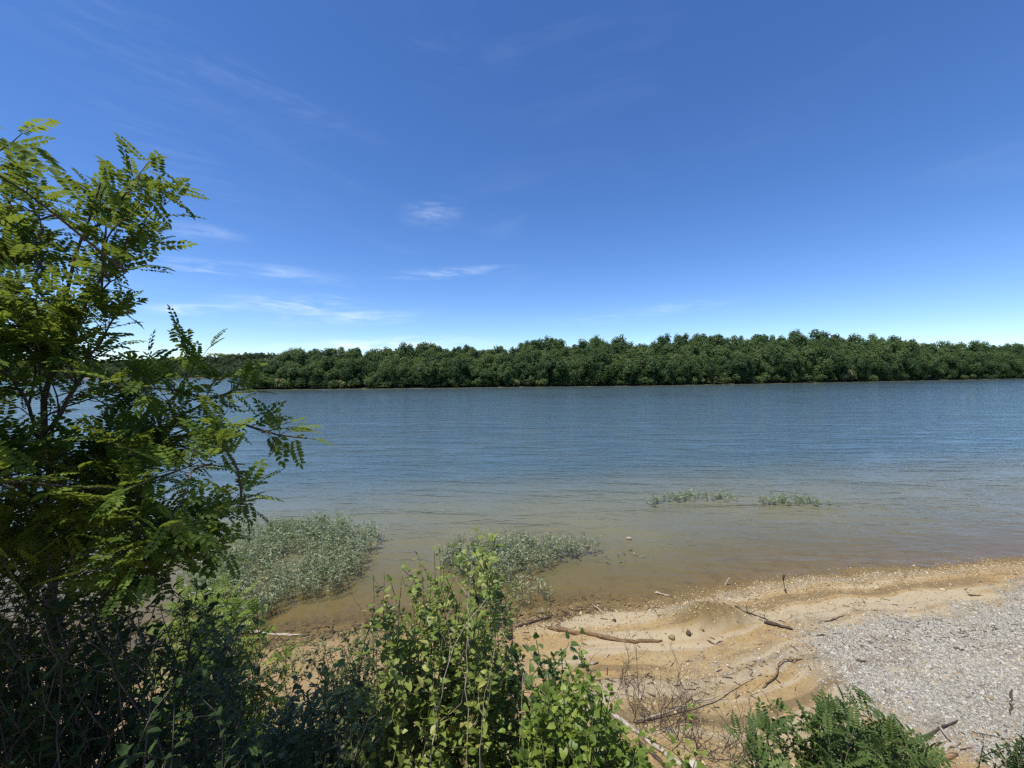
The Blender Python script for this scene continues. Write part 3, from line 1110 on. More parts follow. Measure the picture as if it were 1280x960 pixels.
def shrub(name, label, cat, poly, depth, n_stems, templates, mat, size, spacing, root_uvd, pull=0.55, start=0.35, spread=.9,
          stem_r=.008, n_parts=300, side=3, side_len=.22, leaf_name='leaf', group=None, stem_mat='green_stem', upw=.25, droop=0.0, bend=.10, top_bias=0.0, sparse=1.0):
    rp = pix_at(*root_uvd)
    base = np.array([rp.x, rp.y, hgt(rp.x, rp.y)])
    root = thing(name, base, label, cat, group)
    L = Leaves(templates, mat)
    stems = []
    for (u, v) in poly_points(poly, n_stems, top_bias):
        tip = np.array(pix_at(u, v, rng.uniform(*depth)))
        fx, fy = base[0] + (tip[0] - base[0]) * pull + rng.normal() * .08, base[1] + (tip[1] - base[1]) * pull + rng.normal() * .08
        foot = np.array([fx, fy, hgt(fx, fy) - .03])
        if tip[2] < foot[2] + .12:
            continue
        pts = curve_pts(foot, tip, 8, bend, .0)
        wd = Wood()
        Ls = np.linalg.norm(tip - foot)
        wd.add(pts, np.linspace(stem_r, stem_r * .3, 8), 4)
        stem_leaves(L, pts, start, spacing, size, spread, upw, droop)
        for q in range(side):
            i = int(rng.integers(3, 7))
            d = norm((tip - foot)[None])[0] * .6 + rdir() * .9 + UP * .15
            e = pts[i] + d * side_len * rng.uniform(.6, 1.4)
            sp_ = curve_pts(pts[i], e, 5, .1)
            wd.add(sp_, np.linspace(stem_r * .5, stem_r * .2, 5), 3)
            stem_leaves(L, sp_, .1, spacing, size, spread, upw, droop)
        stems.append(wd)
    for wd in stems:
        link('stem', wd.mesh('stem', MAT[stem_mat], base), root)
    n = L.build(root, n_parts, leaf_name)
    return root


def polyline(uvd, n=14, wob=.02):
    P = np.array([tuple(pix_at(*q)) for q in uvd])
    seg = np.concatenate([[0], np.cumsum(np.linalg.norm(np.diff(P, axis=0), axis=1))])
    t = np.linspace(0, seg[-1], n)
    Q = np.stack([np.interp(t, seg, P[:, k]) for k in range(3)], -1)
    # round the corners
    for _ in range(2):
        Q[1:-1] = (Q[:-2] + 2 * Q[1:-1] + Q[2:]) / 4
    Q[1:-1] += rng.normal(size=Q[1:-1].shape) * wob
    return Q


def build_locust():
    rp = pix_at(62, 960, 2.75)
    base = np.array([rp.x, rp.y, hgt(rp.x, rp.y)])
    root = thing('locust_tree', base, "leafy locust tree with feathery leaves filling the whole left side", 'tree')
    L = Leaves(LOCUST, MAT['locust_leaf'])
    b = base
    trunk = [polyline([(62, 960, 2.75), (72, 760, 2.65), (48, 560, 2.55), (70, 420, 2.45), (105, 300, 2.35), (126, 228, 2.3)], 18, .012)]
    trunk[0] = np.vstack([b - [0, 0, .1], trunk[0]])
    w = Wood(); w.add(trunk[0], np.linspace(.038, .004, len(trunk[0])), 7)
    tr = link('trunk', w.mesh('trunk', MAT['bark'], b), root)
    limbs = [
        ([(62, 960, 2.75), (-60, 640, 2.6), (-20, 400, 2.5), (12, 250, 2.45)], .032),
        ([(62, 960, 2.75), (-200, 700, 2.7), (-260, 420, 2.6), (-200, 240, 2.5)], .035),
        ([(62, 960, 2.75), (-300, 800, 2.6), (-480, 600, 2.5), (-520, 330, 2.4)], .035),
        ([(70, 790, 2.66), (120, 650, 2.75), (190, 545, 2.75), (300, 525, 2.7), (340, 545, 2.65), (384, 548, 2.6)], .022),
        ([(190, 545, 2.75), (215, 500, 2.8), (243, 455, 2.8)], .014),
        ([(190, 545, 2.75), (260, 500, 2.7), (308, 478, 2.65)], .014),
        ([(120, 650, 2.75), (150, 540, 2.85), (160, 490, 2.9)], .016),
        ([(72, 760, 2.65), (190, 690, 2.6), (250, 655, 2.5), (302, 630, 2.4)], .016),
        ([(48, 560, 2.55), (110, 460, 2.5), (130, 405, 2.45), (150, 392, 2.4)], .016),
        ([(60, 480, 2.5), (110, 370, 2.4), (140, 350, 2.35), (158, 340, 2.3)], .012),
        ([(70, 420, 2.45), (140, 330, 2.4), (160, 300, 2.35), (178, 288, 2.3)], .014),
        ([(105, 300, 2.35), (150, 250, 2.3), (165, 245, 2.3), (178, 236, 2.3)], .010),
        ([(70, 420, 2.45), (45, 340, 2.5), (50, 275, 2.5)], .012),
        ([(48, 560, 2.55), (20, 470, 2.2), (-10, 420, 2.1)], .012),
        ([(65, 650, 2.6), (130, 600, 2.4), (210, 600, 2.35), (265, 580, 2.35)], .014),
        ([(65, 650, 2.6), (20, 600, 2.2), (-40, 560, 2.1)], .014),
        ([(70, 790, 2.66), (150, 740, 2.5), (230, 700, 2.4)], .014),
    ]
    crown_poly = [(-40, 265), (0, 245), (45, 280), (85, 275), (120, 230), (135, 262), (165, 250), (165, 285), (140, 315), (120, 345), (125, 380), (105, 400), (85, 425), (170, 480), (220, 470), (260, 480), (285, 488),
                  (290, 490), (262, 500), (300, 535), (368, 545), (300, 560), (240, 570), (290, 640), (250, 680), (170, 700), (-40, 700)]
    curves = []
    for pts, r0 in limbs:
        P = polyline(pts, 12, .012)
        curves.append((P, r0))
    nodes = np.vstack([trunk[0][4:]] + [c[0][2:] for c in curves])
    for (u, v) in poly_points(crown_poly, 52):
        if rng.random() < .35 and u > 60 and 430 < v < 640:
            continue
        tip = np.array(pix_at(u, v, rng.uniform(2.15, 3.1)))
        d = np.linalg.norm(nodes - tip, axis=1) + np.where(nodes[:, 2] > tip[2] - .1, 2, 0)
        k = int(np.argmin(np.abs(d - .55)))
        curves.append((curve_pts(nodes[k], tip, 8, .08, .04), .007))
    for (u, v) in poly_points([(-40, 560), (90, 560), (200, 590), (250, 650), (210, 720), (-40, 730)], 18):
        tip = np.array(pix_at(u, v, rng.uniform(1.9, 2.9)))
        d = np.linalg.norm(nodes - tip, axis=1)
        k = int(np.argmin(np.abs(d - .45)))
        curves.append((curve_pts(nodes[k], tip, 8, .08, .04), .007))
    # unseen crown limbs added beyond the left edge to shade the thicket
    for q in range(96):
        tip = np.array(pix_at(rng.uniform(-820, -70), rng.uniform(180, 700), rng.uniform(1.35, 2.8)))
        d = np.linalg.norm(nodes - tip, axis=1) + np.where(nodes[:, 2] > tip[2] - .1, 2, 0)
        k = int(np.argmin(np.abs(d - .6)))
        curves.append((curve_pts(nodes[k], tip, 8, .08, .04), .008))
    for P, r0 in curves:
        w = Wood()
        n = len(P)
        w.add(P, np.linspace(r0, max(.003, r0 * .22), n), 5)
        Lc = np.linalg.norm(np.diff(P, axis=0), axis=1).sum()
        end = norm((P[-1] - P[-2])[None])[0]
        ntw = int(2 + Lc * 5.6)
        for q in range(ntw):
            i = int(rng.integers(int(n * .35), n))
            d = norm((P[min(i, n - 1)] - P[i - 1])[None])[0] * .8 + rdir() * .75 + UP * .2
            e = P[i] + norm(d[None])[0] * rng.uniform(.10, .26)
            T_ = curve_pts(P[i], e, 5, .08, .05)
            w.add(T_, np.linspace(.0035, .0016, 5), 3)
            stem_leaves(L, T_, .1, .048, .195, .68, .25, .08)
        stem_leaves(L, P, .55, .06, .20, .7, .28, .05)
        link('branch', w.mesh('branch', MAT['bark'], b), root)
    print('locust leaves', L.build(root, 300, 'leaf', 'foliage', cell=22))


build_locust()

# dense thicket in the locust's shade
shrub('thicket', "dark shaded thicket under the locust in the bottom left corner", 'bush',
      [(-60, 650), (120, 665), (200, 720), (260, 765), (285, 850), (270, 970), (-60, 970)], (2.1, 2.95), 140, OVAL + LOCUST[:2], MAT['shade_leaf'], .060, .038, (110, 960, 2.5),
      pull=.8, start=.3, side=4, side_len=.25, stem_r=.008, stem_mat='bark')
shrub('young_locust', "bright green young bush beyond the thicket, beside the reeds", 'bush',
      [(215, 742), (260, 722), (300, 712), (306, 750), (295, 795), (230, 800)], (4.0, 4.9), 30, LOCUST, MAT['lime_leaf'], .21, .10, (245, 800, 4.5), pull=.6, start=.35, side=3, n_parts=150)
shrub('leafy_weed', "loose yellowish weed between the thicket and the sand", 'weed',
      [(250, 770), (300, 760), (312, 820), (300, 880), (260, 900), (235, 840)], (3.3, 3.9), 30, OVAL, MAT['weed_leaf'], .075, .05, (270, 880, 3.6), pull=.8, n_parts=120, side=3, side_len=.15)

SHRUB_POLY = [(470, 765), (492, 708), (520, 688), (545, 680), (605, 686), (630, 718), (630, 772), (640, 800), (665, 830), (680, 970), (420, 970), (432, 850), (445, 800)]
shrub('green_shrub', "tall leafy green shrub in the centre foreground", 'shrub', SHRUB_POLY, (2.75, 3.5), 140, HEART + OVAL, MAT['shrub_leaf'], .066, .039, (560, 960, 3.1),
      pull=.6, start=.35, side=4, side_len=.2, bend=.08, top_bias=.5)
shrub('vine_sprig', "dark heart-leaved sprig reaching right of the tall shrub", 'shrub',
      [(660, 800), (690, 790), (706, 830), (695, 870), (665, 860), (650, 830)], (2.7, 3.0), 11, HEART, MAT['sapling_leaf'], .074, .05, (680, 960, 2.85), pull=.8, start=.5, side=2, side_len=.12, n_parts=80)
shrub('lime_shrub', "low lime green shrub right of the tall shrub", 'shrub',
      [(670, 850), (715, 832), (750, 842), (760, 885), (795, 915), (815, 970), (650, 970)], (2.45, 2.95), 120, HEART, MAT['lime_leaf'], .060, .038, (735, 960, 2.7), pull=.8, start=.35, side=4, side_len=.15)
shrub('leafy_mat', "mat of small dull green leaves left of the tall shrub", 'undergrowth',
      [(300, 905), (345, 880), (400, 840), (440, 830), (450, 970), (290, 970)], (2.9, 3.6), 85, OVAL, MAT['weed_leaf'], .058, .035, (375, 960, 3.2), pull=.9, start=.3, side=4, side_len=.16, bend=.12)
shrub('olive_weed', "small olive weed at the left foot of the tall shrub", 'weed',
      [(395, 800), (440, 790), (470, 770), (475, 830), (430, 870), (390, 860)], (3.6, 4.3), 40, OVAL, MAT['weed_leaf'], .062, .04, (430, 870, 3.9), pull=.85, start=.3, side=3, side_len=.15, n_parts=120)
shrub('locust_sapling', "dark green locust sapling on the bank below the grey gravel", 'sapling',
      [(940, 915), (965, 898), (1005, 880), (1045, 866), (1090, 892), (1145, 908), (1175, 935), (1195, 975), (940, 975)], (2.25, 2.7), 30, LOCUST, MAT['sapling_leaf'], .15, .045, (1045, 960, 2.5),
      pull=.75, start=.35, side=3, side_len=.13, spread=.62, upw=.4)
shrub('upright_sapling', "upright small-leaved shoots among the locust sapling leaves", 'sapling',
      [(1020, 880), (1060, 868), (1085, 900), (1128, 885), (1140, 925), (1170, 945), (1170, 970), (1000, 970)], (2.4, 2.8), 30, OVAL, MAT['sapling_leaf'], .045, .022, (1090, 960, 2.6),
      pull=.85, start=.3, side=2, side_len=.12, spread=.75, n_parts=200)
shrub('edge_weed', "small dark green weed at the right edge on the gravel", 'weed',
      [(1262, 928), (1285, 915), (1310, 920), (1310, 950), (1265, 950)], (3.6, 4.0), 24, OVAL, MAT['shade_leaf'], .05, .03, (1285, 955, 3.8), pull=.9, start=.2, side=3, side_len=.1, n_parts=60)

# ------------------------------------------------------------------ grass tufts, dry stalks

def grass_tuft(u, d, n, length, label, lean=0.0):
    p = pix_at(u, 960, d)
    base = np.array([p.x, p.y, hgt(p.x, p.y)])
    root = thing('grass_tuft', base, label, 'grass', 'grass tufts along the bank')
    for k in range(n):
        a = rng.uniform(0, 6.28)
        Lh = length * rng.uniform(.75, 1.15)
        out = np.array([math.cos(a), math.sin(a), 0]) * rng.uniform(.15, .5) + np.array([lean, 0, 0])
        t = np.linspace(0, 1, 9)[:, None]
        P = rng.normal(size=3) * [.05, .05, 0] + out * Lh * t ** 2 + UP * Lh * (t - .35 * t ** 3 * (1 + np.linalg.norm(out)))
        wv = np.cross(norm(np.gradient(P, axis=0)), norm(np.array([[math.sin(a + .5), -math.cos(a + .5), .3]])).repeat(9, 0))
        wv = norm(wv) * (rng.uniform(.007, .013) * (1 - t ** 2.2) + .0006)
        V = np.concatenate([P - wv, P, P + wv])
        V[9:18, 2] -= .003
        Fc = [(i, i + 1, i + 10, i + 9) for i in range(8)] + [(i + 9, i + 10, i + 19, i + 18) for i in range(8)]
        me = mesh_np('blade', V, np.array(Fc), MAT['grass_blade'], dict(tint=np.full(27, rng.random())), True)
        link('blade', me, root)


for (u, d, n, ln, lab) in ((372, 2.75, 7, 1.25, "tuft of arching broad grass blades at the bottom, left of the shrub"), (430, 2.5, 8, 1.15, "grass tuft at the bottom under the mat of small leaves"),
                           (505, 2.6, 8, 1.45, "tall grass tuft growing through the left half of the tall shrub"), (585, 2.4, 9, 1.25, "grass tuft at the bottom in front of the tall shrub"),
                           (650, 2.5, 9, 1.3, "grass tuft between the tall shrub and the lime shrub"), (700, 2.3, 7, 1.0, "short grass tuft in front of the lime shrub"),
                           (300, 2.6, 7, .9, "short grass tuft at the edge of the dark thicket"), (85, 2.0, 6, 1.2, "long grass blades in the shade at the bottom left")):
    grass_tuft(u, d, n, ln, lab)


def dry_stalk(uvd, r, label, twigs=4, mat='dry_stalk', name='dry_stalk'):
    P = polyline(uvd, 12, .006)
    foot = P[0].copy(); foot[2] = hgt(foot[0], foot[1])
    if P[0][2] > foot[2] + .05:
        P = np.vstack([foot - [0, 0, .02], P])
    root = thing(name, foot, label, 'stalk', 'dry stalks in the shrub')
    w = Wood(); w.add(P, np.linspace(r, r * .35, len(P)), 5)
    link('stem', w.mesh('stem', MAT[mat], foot), root)
    for k in range(twigs):
        i = int(rng.integers(3, len(P) - 1))
        e = P[i] + (norm((P[i] - P[i - 1])[None])[0] + .8 * rdir()) * rng.uniform(.08, .25)
        w = Wood(); w.add(curve_pts(P[i], e, 5, .08), np.linspace(r * .5, r * .2, 5), 3)
        link('twig', w.mesh('twig', MAT[mat], foot), root)


dry_stalk([(583, 955, 2.6), (585, 860, 2.62), (583, 790, 2.65), (590, 700, 2.7)], .0045, "tallest pale dry stalk standing in front of the tall shrub", 6)
dry_stalk([(538, 950, 2.6), (550, 880, 2.62), (565, 800, 2.62), (610, 745, 2.65)], .004, "leaning pale dry stalk crossing the tall shrub", 4)
dry_stalk([(650, 955, 2.6), (652, 900, 2.6), (655, 840, 2.65)], .0035, "short pale dry stalk right of the tall shrub", 3)
dry_stalk([(600, 950, 2.5), (605, 870, 2.5), (622, 800, 2.5)], .003, "thin dry stalk beside the tallest one", 3)
dry_stalk([(440, 955, 2.7), (460, 900, 2.7), (478, 880, 2.7)], .003, "thin dry stalk leaning over the mat of small leaves", 2)
dry_stalk([(697, 955, 2.5), (703, 890, 2.5), (712, 850, 2.55)], .003, "thin dry stalk in the lime shrub", 3)
dry_stalk([(640, 800, 5.6), (637, 760, 5.6), (632, 715, 5.6)], .008, "dark dead stem rising right of the tall shrub", 4, 'twig', 'dead_weed')
dry_stalk([(470, 790, 5.8), (440, 745, 5.8), (420, 722, 5.8)], .006, "reddish dead stem leaning towards the reeds", 6, 'driftwood', 'dead_weed')
dry_stalk([(484, 800, 4.6), (483, 760, 4.6), (480, 715, 4.6)], .006, "thin leafless stem left of the shrub top", 5, 'green_stem', 'dead_weed')

# ------------------------------------------------------------------ reeds (water willow) standing in the shallows

def reed_patch(label, poly, per_m2, h, name='reed_patch', leaf_n=11):
    W = [pix_plane(u, v, 0.0) for u, v in poly]
    xs = [p.x for p in W]; ys = [p.y for p in W]
    wp = [(p.x, p.y) for p in W]
    area = (max(xs) - min(xs)) * (max(ys) - min(ys))
    n = int(area * per_m2)
    X = rng.uniform(min(xs), max(xs), n); Y = rng.uniform(min(ys), max(ys), n)
    jx = X + .5 * fbm(X * 1.1, Y * 1.1, 7, 3) * 2; jy = Y + .5 * fbm(X * 1.1, Y * 1.1, 8, 3) * 2
    keep = np.array([in_poly(a, b, wp) for a, b in zip(jx, jy)]) & (fbm(X * .8, Y * .8, 12, 3) > -.17)
    X, Y = X[keep], Y[keep]
    n = len(X)
    Z = np.minimum(height(X, Y), 0.02)
    top = h * (0.7 + .5 * rng.random(n)) * (1 + .5 * fbm(X * .5, Y * .5, 15, 2))
    lean = rng.normal(size=(n, 2)) * .16
    # stems: thin three-sided prisms
    tv = np.array([(math.cos(a) * .0045, math.sin(a) * .0045, z) for z in (0, 1) for a in (0, 2.1, 4.2)])
    tf = np.array([(0, 1, 4, 3), (1, 2, 5, 4), (2, 0, 3, 5)])
    L_ = top - Z
    M = np.zeros((n, 3, 3)); M[:, 0, 0] = 1; M[:, 1, 1] = 1; M[:, 0, 2] = lean[:, 0] * L_; M[:, 1, 2] = lean[:, 1] * L_; M[:, 2, 2] = L_
    V1, F1 = scatter(tv, tf, M, np.stack([X, Y, Z], -1))
    k = np.repeat(np.arange(n), leaf_n)
    f = np.tile(np.linspace(.32, 1.0, leaf_n), n) + rng.normal(size=n * leaf_n) * .03
    zz = top[k] * f
    q = (zz - Z[k])
    T = np.stack([X[k] + lean[k, 0] * q, Y[k] + lean[k, 1] * q, zz], -1)
    a = rng.uniform(0, 6.28, n * leaf_n)
    ax = np.stack([np.cos(a), np.sin(a), rng.uniform(-.05, .8, n * leaf_n)], -1)
    Rm = frames(ax, np.tile(UP, (n * leaf_n, 1)) + .4 * rng.normal(size=(n * leaf_n, 3)))
    lv = np.array([(0, 0, 0), (.45, .095, .02), (1, 0, -.14), (.45, -.095, .02)], float)
    S = rng.uniform(.075, .15, n * leaf_n)
    V2, F2 = scatter(lv, np.array([(0, 3, 2, 1)]), Rm * S[:, None, None], T)
    tint = np.concatenate([np.full(len(V1), .1), np.repeat(rng.random(n * leaf_n) * .9, 4)])
    base = np.array([X.mean(), Y.mean(), 0])
    me = mesh_np(name, np.vstack([V1, V2]) - base, np.vstack([F1, F2 + len(V1)]), MAT['water_willow'], dict(tint=tint))
    tag(link(name, me, None, base), label, 'reeds', kind='stuff')


reed_patch("large patch of grey-green water plants in the shallows at left", [(288, 668), (340, 660), (430, 656), (472, 672), (458, 705), (420, 735), (370, 752), (325, 778), (270, 800), (228, 785), (240, 705)], 74, .48)
reed_patch("patch of grey-green water plants behind the tall shrub", [(545, 700), (585, 682), (650, 676), (700, 684), (748, 684), (740, 697), (690, 708), (655, 728), (600, 730), (550, 720)], 60, .42)
reed_patch("thin brown water plants at the muddy edge behind the shrub", [(600, 735), (650, 728), (690, 742), (680, 770), (630, 775), (600, 760)], 34, .30, leaf_n=7)
reed_patch("thin row of water plants far out in the lake, left of the other small patch", [(806, 628), (850, 619), (912, 619), (915, 625), (860, 627), (835, 630), (812, 634)], 36, .25)
reed_patch("small patch of water plants far out in the lake, right of the thin row", [(942, 627), (985, 620), (1022, 626), (1050, 634), (1010, 634), (970, 632)], 32, .22)
reed_patch("few sunken water plants in the brown shallows right of the shrub", [(750, 695), (780, 688), (830, 696), (820, 702), (770, 704)], 9, .05, leaf_n=6)

# ------------------------------------------------------------------ driftwood and dead branches on the beach

def ground_line(uv, n=14, r=.03, lift=.6):
    P = np.array([tuple(on_ground(u, v)) for u, v in uv])
    seg = np.concatenate([[0], np.cumsum(np.linalg.norm(np.diff(P, axis=0), axis=1))])
    t = np.linspace(0, seg[-1], n)
    Q = np.stack([np.interp(t, seg, P[:, k]) for k in range(3)], -1)
    for _ in range(1):
        Q[1:-1] = (Q[:-2] + 2 * Q[1:-1] + Q[2:]) / 4
    Q[:, 2] = np.maximum(height(Q[:, 0], Q[:, 1]), 0) + r * lift
    return Q


def stick(name, uv, r0, r1, mat, label, cat='stick', knots=0, n=16, sides=7, lift=.6, arch=0.0, group='driftwood on the beach', twigs=0):
    P = ground_line(uv, n, max(r0, r1), lift)
    P[:, 2] += arch * np.sin(np.linspace(0, np.pi, n))
    P[1:-1] += rng.normal(size=(n - 2, 3)) * min(r0, .02) * .35
    rad = np.linspace(r0, r1, n) * (1 + .10 * rng.normal(size=n))
    rad[0] *= .45; rad[-1] *= .4
    base = P[n // 2].copy(); base[2] = hgt(base[0], base[1])
    w = Wood(); w.add(P, np.abs(rad), sides)
    if knots + twigs == 0:
        o = link(name, w.mesh(name, MAT[mat], base), None, base)
        return tag(o, label, cat, group)
    root = thing(name, base, label, cat, group)
    link('shaft', w.mesh('shaft', MAT[mat], base), root)
    for k in range(knots + twigs):
        i = int(rng.integers(2, n - 2))
        d = rdir(); d[2] = abs(d[2]) * .8 + .1
        ln = (rng.uniform(.05, .09) if k < knots else rng.uniform(.15, .4))
        w = Wood(); w.add(curve_pts(P[i], P[i] + d * ln, 5, .1), np.linspace(r0 * .45, r0 * .14, 5), 5)
        link('branch_stub' if k < knots else 'twig', w.mesh('stub', MAT[mat], base), root)
    return root


stick('driftwood_log', [(684, 786), (715, 791), (760, 800), (795, 803), (828, 802)], .052, .026, 'driftwood', "long brown driftwood log lying on the sand", 'log', 4, 22, 9, .45)
stick('driftwood_stick', [(644, 786), (665, 779), (688, 772)], .028, .016, 'dark_wood', "dark stick on the sand left of the long log", knots=2, lift=1.2)
stick('bent_branch', [(953, 861), (962, 854), (972, 846), (972, 834), (985, 827), (1004, 825)], .013, .009, 'driftwood', "crooked bent branch on the sand above the sapling", knots=2, n=20, lift=1.0, arch=.05)
stick('driftwood_stick', [(955, 779), (972, 783), (991, 788)], .038, .022, 'dark_wood', "short thick dark piece of wood on the beach", n=10)
stick('long_branch', [(903, 754), (925, 763), (955, 773), (982, 779)], .018, .010, 'dark_wood', "long thin branch lying beside the clay hump", twigs=5)
stick('driftwood_stick', [(884, 801), (903, 802)], .02, .012, 'dark_wood', "small dark stick right of the long log", n=8)
stick('driftwood_stick', [(1030, 778), (1045, 774), (1056, 770)], .016, .009, 'dark_wood', "thin dark twig at the upper rim of the grey gravel", n=8)
stick('driftwood_stick', [(1070, 827), (1084, 829)], .022, .014, 'dark_wood', "stubby dark stick in the grey gravel, left of its middle", n=8)
stick('driftwood_stick', [(1210, 744), (1226, 745)], .024, .016, 'dark_wood', "dark stick on the sand near the water at far right", n=8)
stick('driftwood_stick', [(1192, 811), (1206, 814)], .03, .015, 'dark_wood', "dark stick in the middle of the grey gravel", n=8)
stick('driftwood_stick', [(1265, 863), (1263, 895)], .018, .012, 'dark_wood', "thin stick lying in the gravel at the right edge", n=8)
stick('driftwood_stick', [(1020, 795), (1032, 794)], .02, .012, 'dark_wood', "small dark stick at the left tip of the grey gravel", n=8)
stick('driftwood_stick', [(1215, 915), (1240, 921), (1262, 925)], .012, .008, 'dark_wood', "thin dry twig on the sand at the lower right", n=8)
stick('driftwood_stick', [(722, 831), (748, 829)], .030, .02, 'pale_wood', "short bleached stick below the long log", n=8)
stick('driftwood_stick', [(740, 755), (768, 772)], .014, .01, 'pale_wood', "thin bleached stick at the water's edge above the log", n=8)
stick('driftwood_stick', [(818, 741), (838, 746)], .02, .012, 'pale_wood', "bleached stick in the wet sand at the waterline", n=8)
stick('driftwood_stick', [(300, 791), (325, 792), (350, 795), (378, 794)], .03, .02, 'pale_wood', "bleached stick along the waterline below the large reed patch", n=12)
stick('bleached_branch', [(795, 905), (845, 893), (892, 880), (925, 858), (945, 847)], .013, .005, 'pale_wood', "long bleached branch lying across the dead brush", twigs=3, lift=3.0, arch=.06)
stick('fallen_log', [(758, 888), (790, 912), (825, 940), (858, 962)], .028, .034, 'pale_wood', "bleached fallen log at the foot of the bank beside the lime shrub", 'log', 2, 16, 8, .6)
stick('fallen_log', [(795, 925), (815, 943), (838, 966)], .022, .028, 'dark_wood', "dark log-shaped length under the bleached fallen log", 'log', 1, 10, 8, .5)  # plain dark tube laid under the bleached log
stick('broken_log', [(1135, 952), (1172, 938), (1200, 930)], .024, .030, 'pale_wood', "bleached broken log behind the sapling at lower right", 'log', 2, 10, 9, .8)
stick('broken_log', [(1172, 908), (1182, 921), (1194, 935)], .014, .018, 'pale_wood', "short bleached branch piece leaning on the broken log", 'log', 1, 10, 8, 1.6)
stick('broken_log', [(1140, 968), (1178, 950), (1197, 944)], .024, .028, 'driftwood', "brown log end below the bleached broken log", 'log', 0, 10, 9, .6)
stick('driftwood_stick', [(1155, 925), (1172, 915), (1198, 903)], .016, .008, 'dark_wood', "thin dark stick poking out above the broken log", n=8, lift=2.0)


def upright(uv0, uv1, r, mat, label, name='dead_weed', cap=0.0):
    p = on_ground(*uv0)
    d = pix_ray(*uv1); t = p.y / d.y
    q = Vector((0, 0, EYE)) + d * t
    P = curve_pts(np.array(p) - [0, 0, .03], np.array(q), 7, .04)
    w = Wood(); rad = np.linspace(r, r * .5, 7)
    if cap:
        rad[-2:] = [cap, cap * .8]
    w.add(P, rad, 6)
    return tag(link(name, w.mesh(name, MAT[mat], np.array(p)), None, p), label, 'stalk')


upright((984, 742), (980, 718), .012, 'dark_wood', "thin dark upright stem at the water's edge with a thicker head", cap=.026)
upright((906, 731), (912, 722), .03, 'pale_wood', "small bleached stub poking out of the water's edge")
upright((637, 800), (632, 768), .030, 'pale_wood', "short bleached stump standing on the sand right of the shrub", name='driftwood_stump')


def dead_brush(uv, n, label, size):
    p = np.array(on_ground(*uv))
    root = thing('dead_bush', p, label, 'bush', 'leafless brush on the sand')
    for k in range(n):
        w = Wood()
        a = rng.uniform(0, 6.28)
        foot = p + np.array([rng.normal() * .35, rng.normal() * .25, 0]); foot[2] = hgt(foot[0], foot[1]) - .02
        tip = foot + np.array([math.cos(a) * rng.uniform(.1, .75), math.sin(a) * rng.uniform(.1, .5), rng.uniform(.25, 1.0)]) * size
        P = curve_pts(foot, tip, 9, .10)
        w.add(P, np.linspace(.0065, .0024, 9), 4)
        for q in range(5):
            i = int(rng.integers(2, 8))
            e = P[i] + (norm((P[i] - P[i - 1])[None])[0] + .9 * rdir()) * rng.uniform(.15, .4) * size
            Q = curve_pts(P[i], e, 6, .12)
            w.add(Q, np.linspace(.0035, .0016, 6), 3)
            for z in range(2):
                j = int(rng.integers(1, 5))
                w.add(curve_pts(Q[j], Q[j] + rdir() * rng.uniform(.06, .18), 4, .1), np.linspace(.002, .0012, 4), 3)
        link('twig', w.mesh('twig', MAT['twig'], p), root)


dead_brush((830, 905), 26, "tangle of leafless dark twigs on the sand right of the lime shrub", .8)
dead_brush((905, 945), 13, "sparse leafless twigs between the tangle and the sapling", .8)
dead_brush((765, 860), 6, "few bare twigs behind the lime shrub", .6)

# ------------------------------------------------------------------ stones, shingle, litter

def rock_mesh(name, mat, seed):
    r = np.random.default_rng(seed)
    import bmesh
    bm = bmesh.new()
    bmesh.ops.create_icosphere(bm, subdivisions=2, radius=1.0)
    cuts = norm(r.normal(size=(7, 3)))
    for v in bm.verts:
        p = np.array(v.co)
        for c in cuts:
            d = p @ c - .72
            if d > 0: p = p - c * d * .85
        v.co = p * [1.0, .8, .6]
    me = bpy.data.meshes.new(name)
    bm.to_mesh(me); bm.free()
    me.attributes.new('tint', 'FLOAT', 'POINT').data.foreach_set('value', np.full(len(me.vertices), r.random(), np.float32))
    me.materials.append(mat)
    return me


for (u, v, s, mat, lab) in ((861, 793, .07, 'dark_wood', "dark fist-sized stone right of the long log"), (840, 798, .08, 'warm_gravel', "yellowish flat stone beside the right end of the long log"),
                            (866, 958, .075, 'gravel', "large whitish stone at the foot of the bleached fallen log"), (768, 776, .05, 'dark_wood', "small dark stone on the sand above the long log"),
                            (1057, 757, .07, 'warm_gravel', "ochre stone on the sand above the grey gravel"), (1035, 886, .07, 'gravel', "whitish stone behind the sapling top"),
                            (1050, 890, .06, 'gravel', "second whitish stone behind the sapling, right of the first"), (1178, 738, .06, 'warm_gravel', "tan stone on the terrace near the right edge")):
    p = on_ground(u, v)
    o = link('stone', rock_mesh('stone', MAT[mat], int(u)), None, (p.x, p.y, p.z + s * .25))
    o.scale = (s, s, s); o.rotation_euler = (rng.uniform(-.2, .2), rng.uniform(-.2, .2), rng.uniform(0, 6))
    tag(o, lab, 'stone', 'single stones on the beach')

p = pix_plane(786, 674, 0.0)
o = link('floating_debris', rock_mesh('floating_debris', MAT['pale_wood'], 5), None, (p.x, p.y, .03)); o.scale = (.11, .07, .08)
tag(o, "small whitish piece of debris floating on the brown water", 'debris')


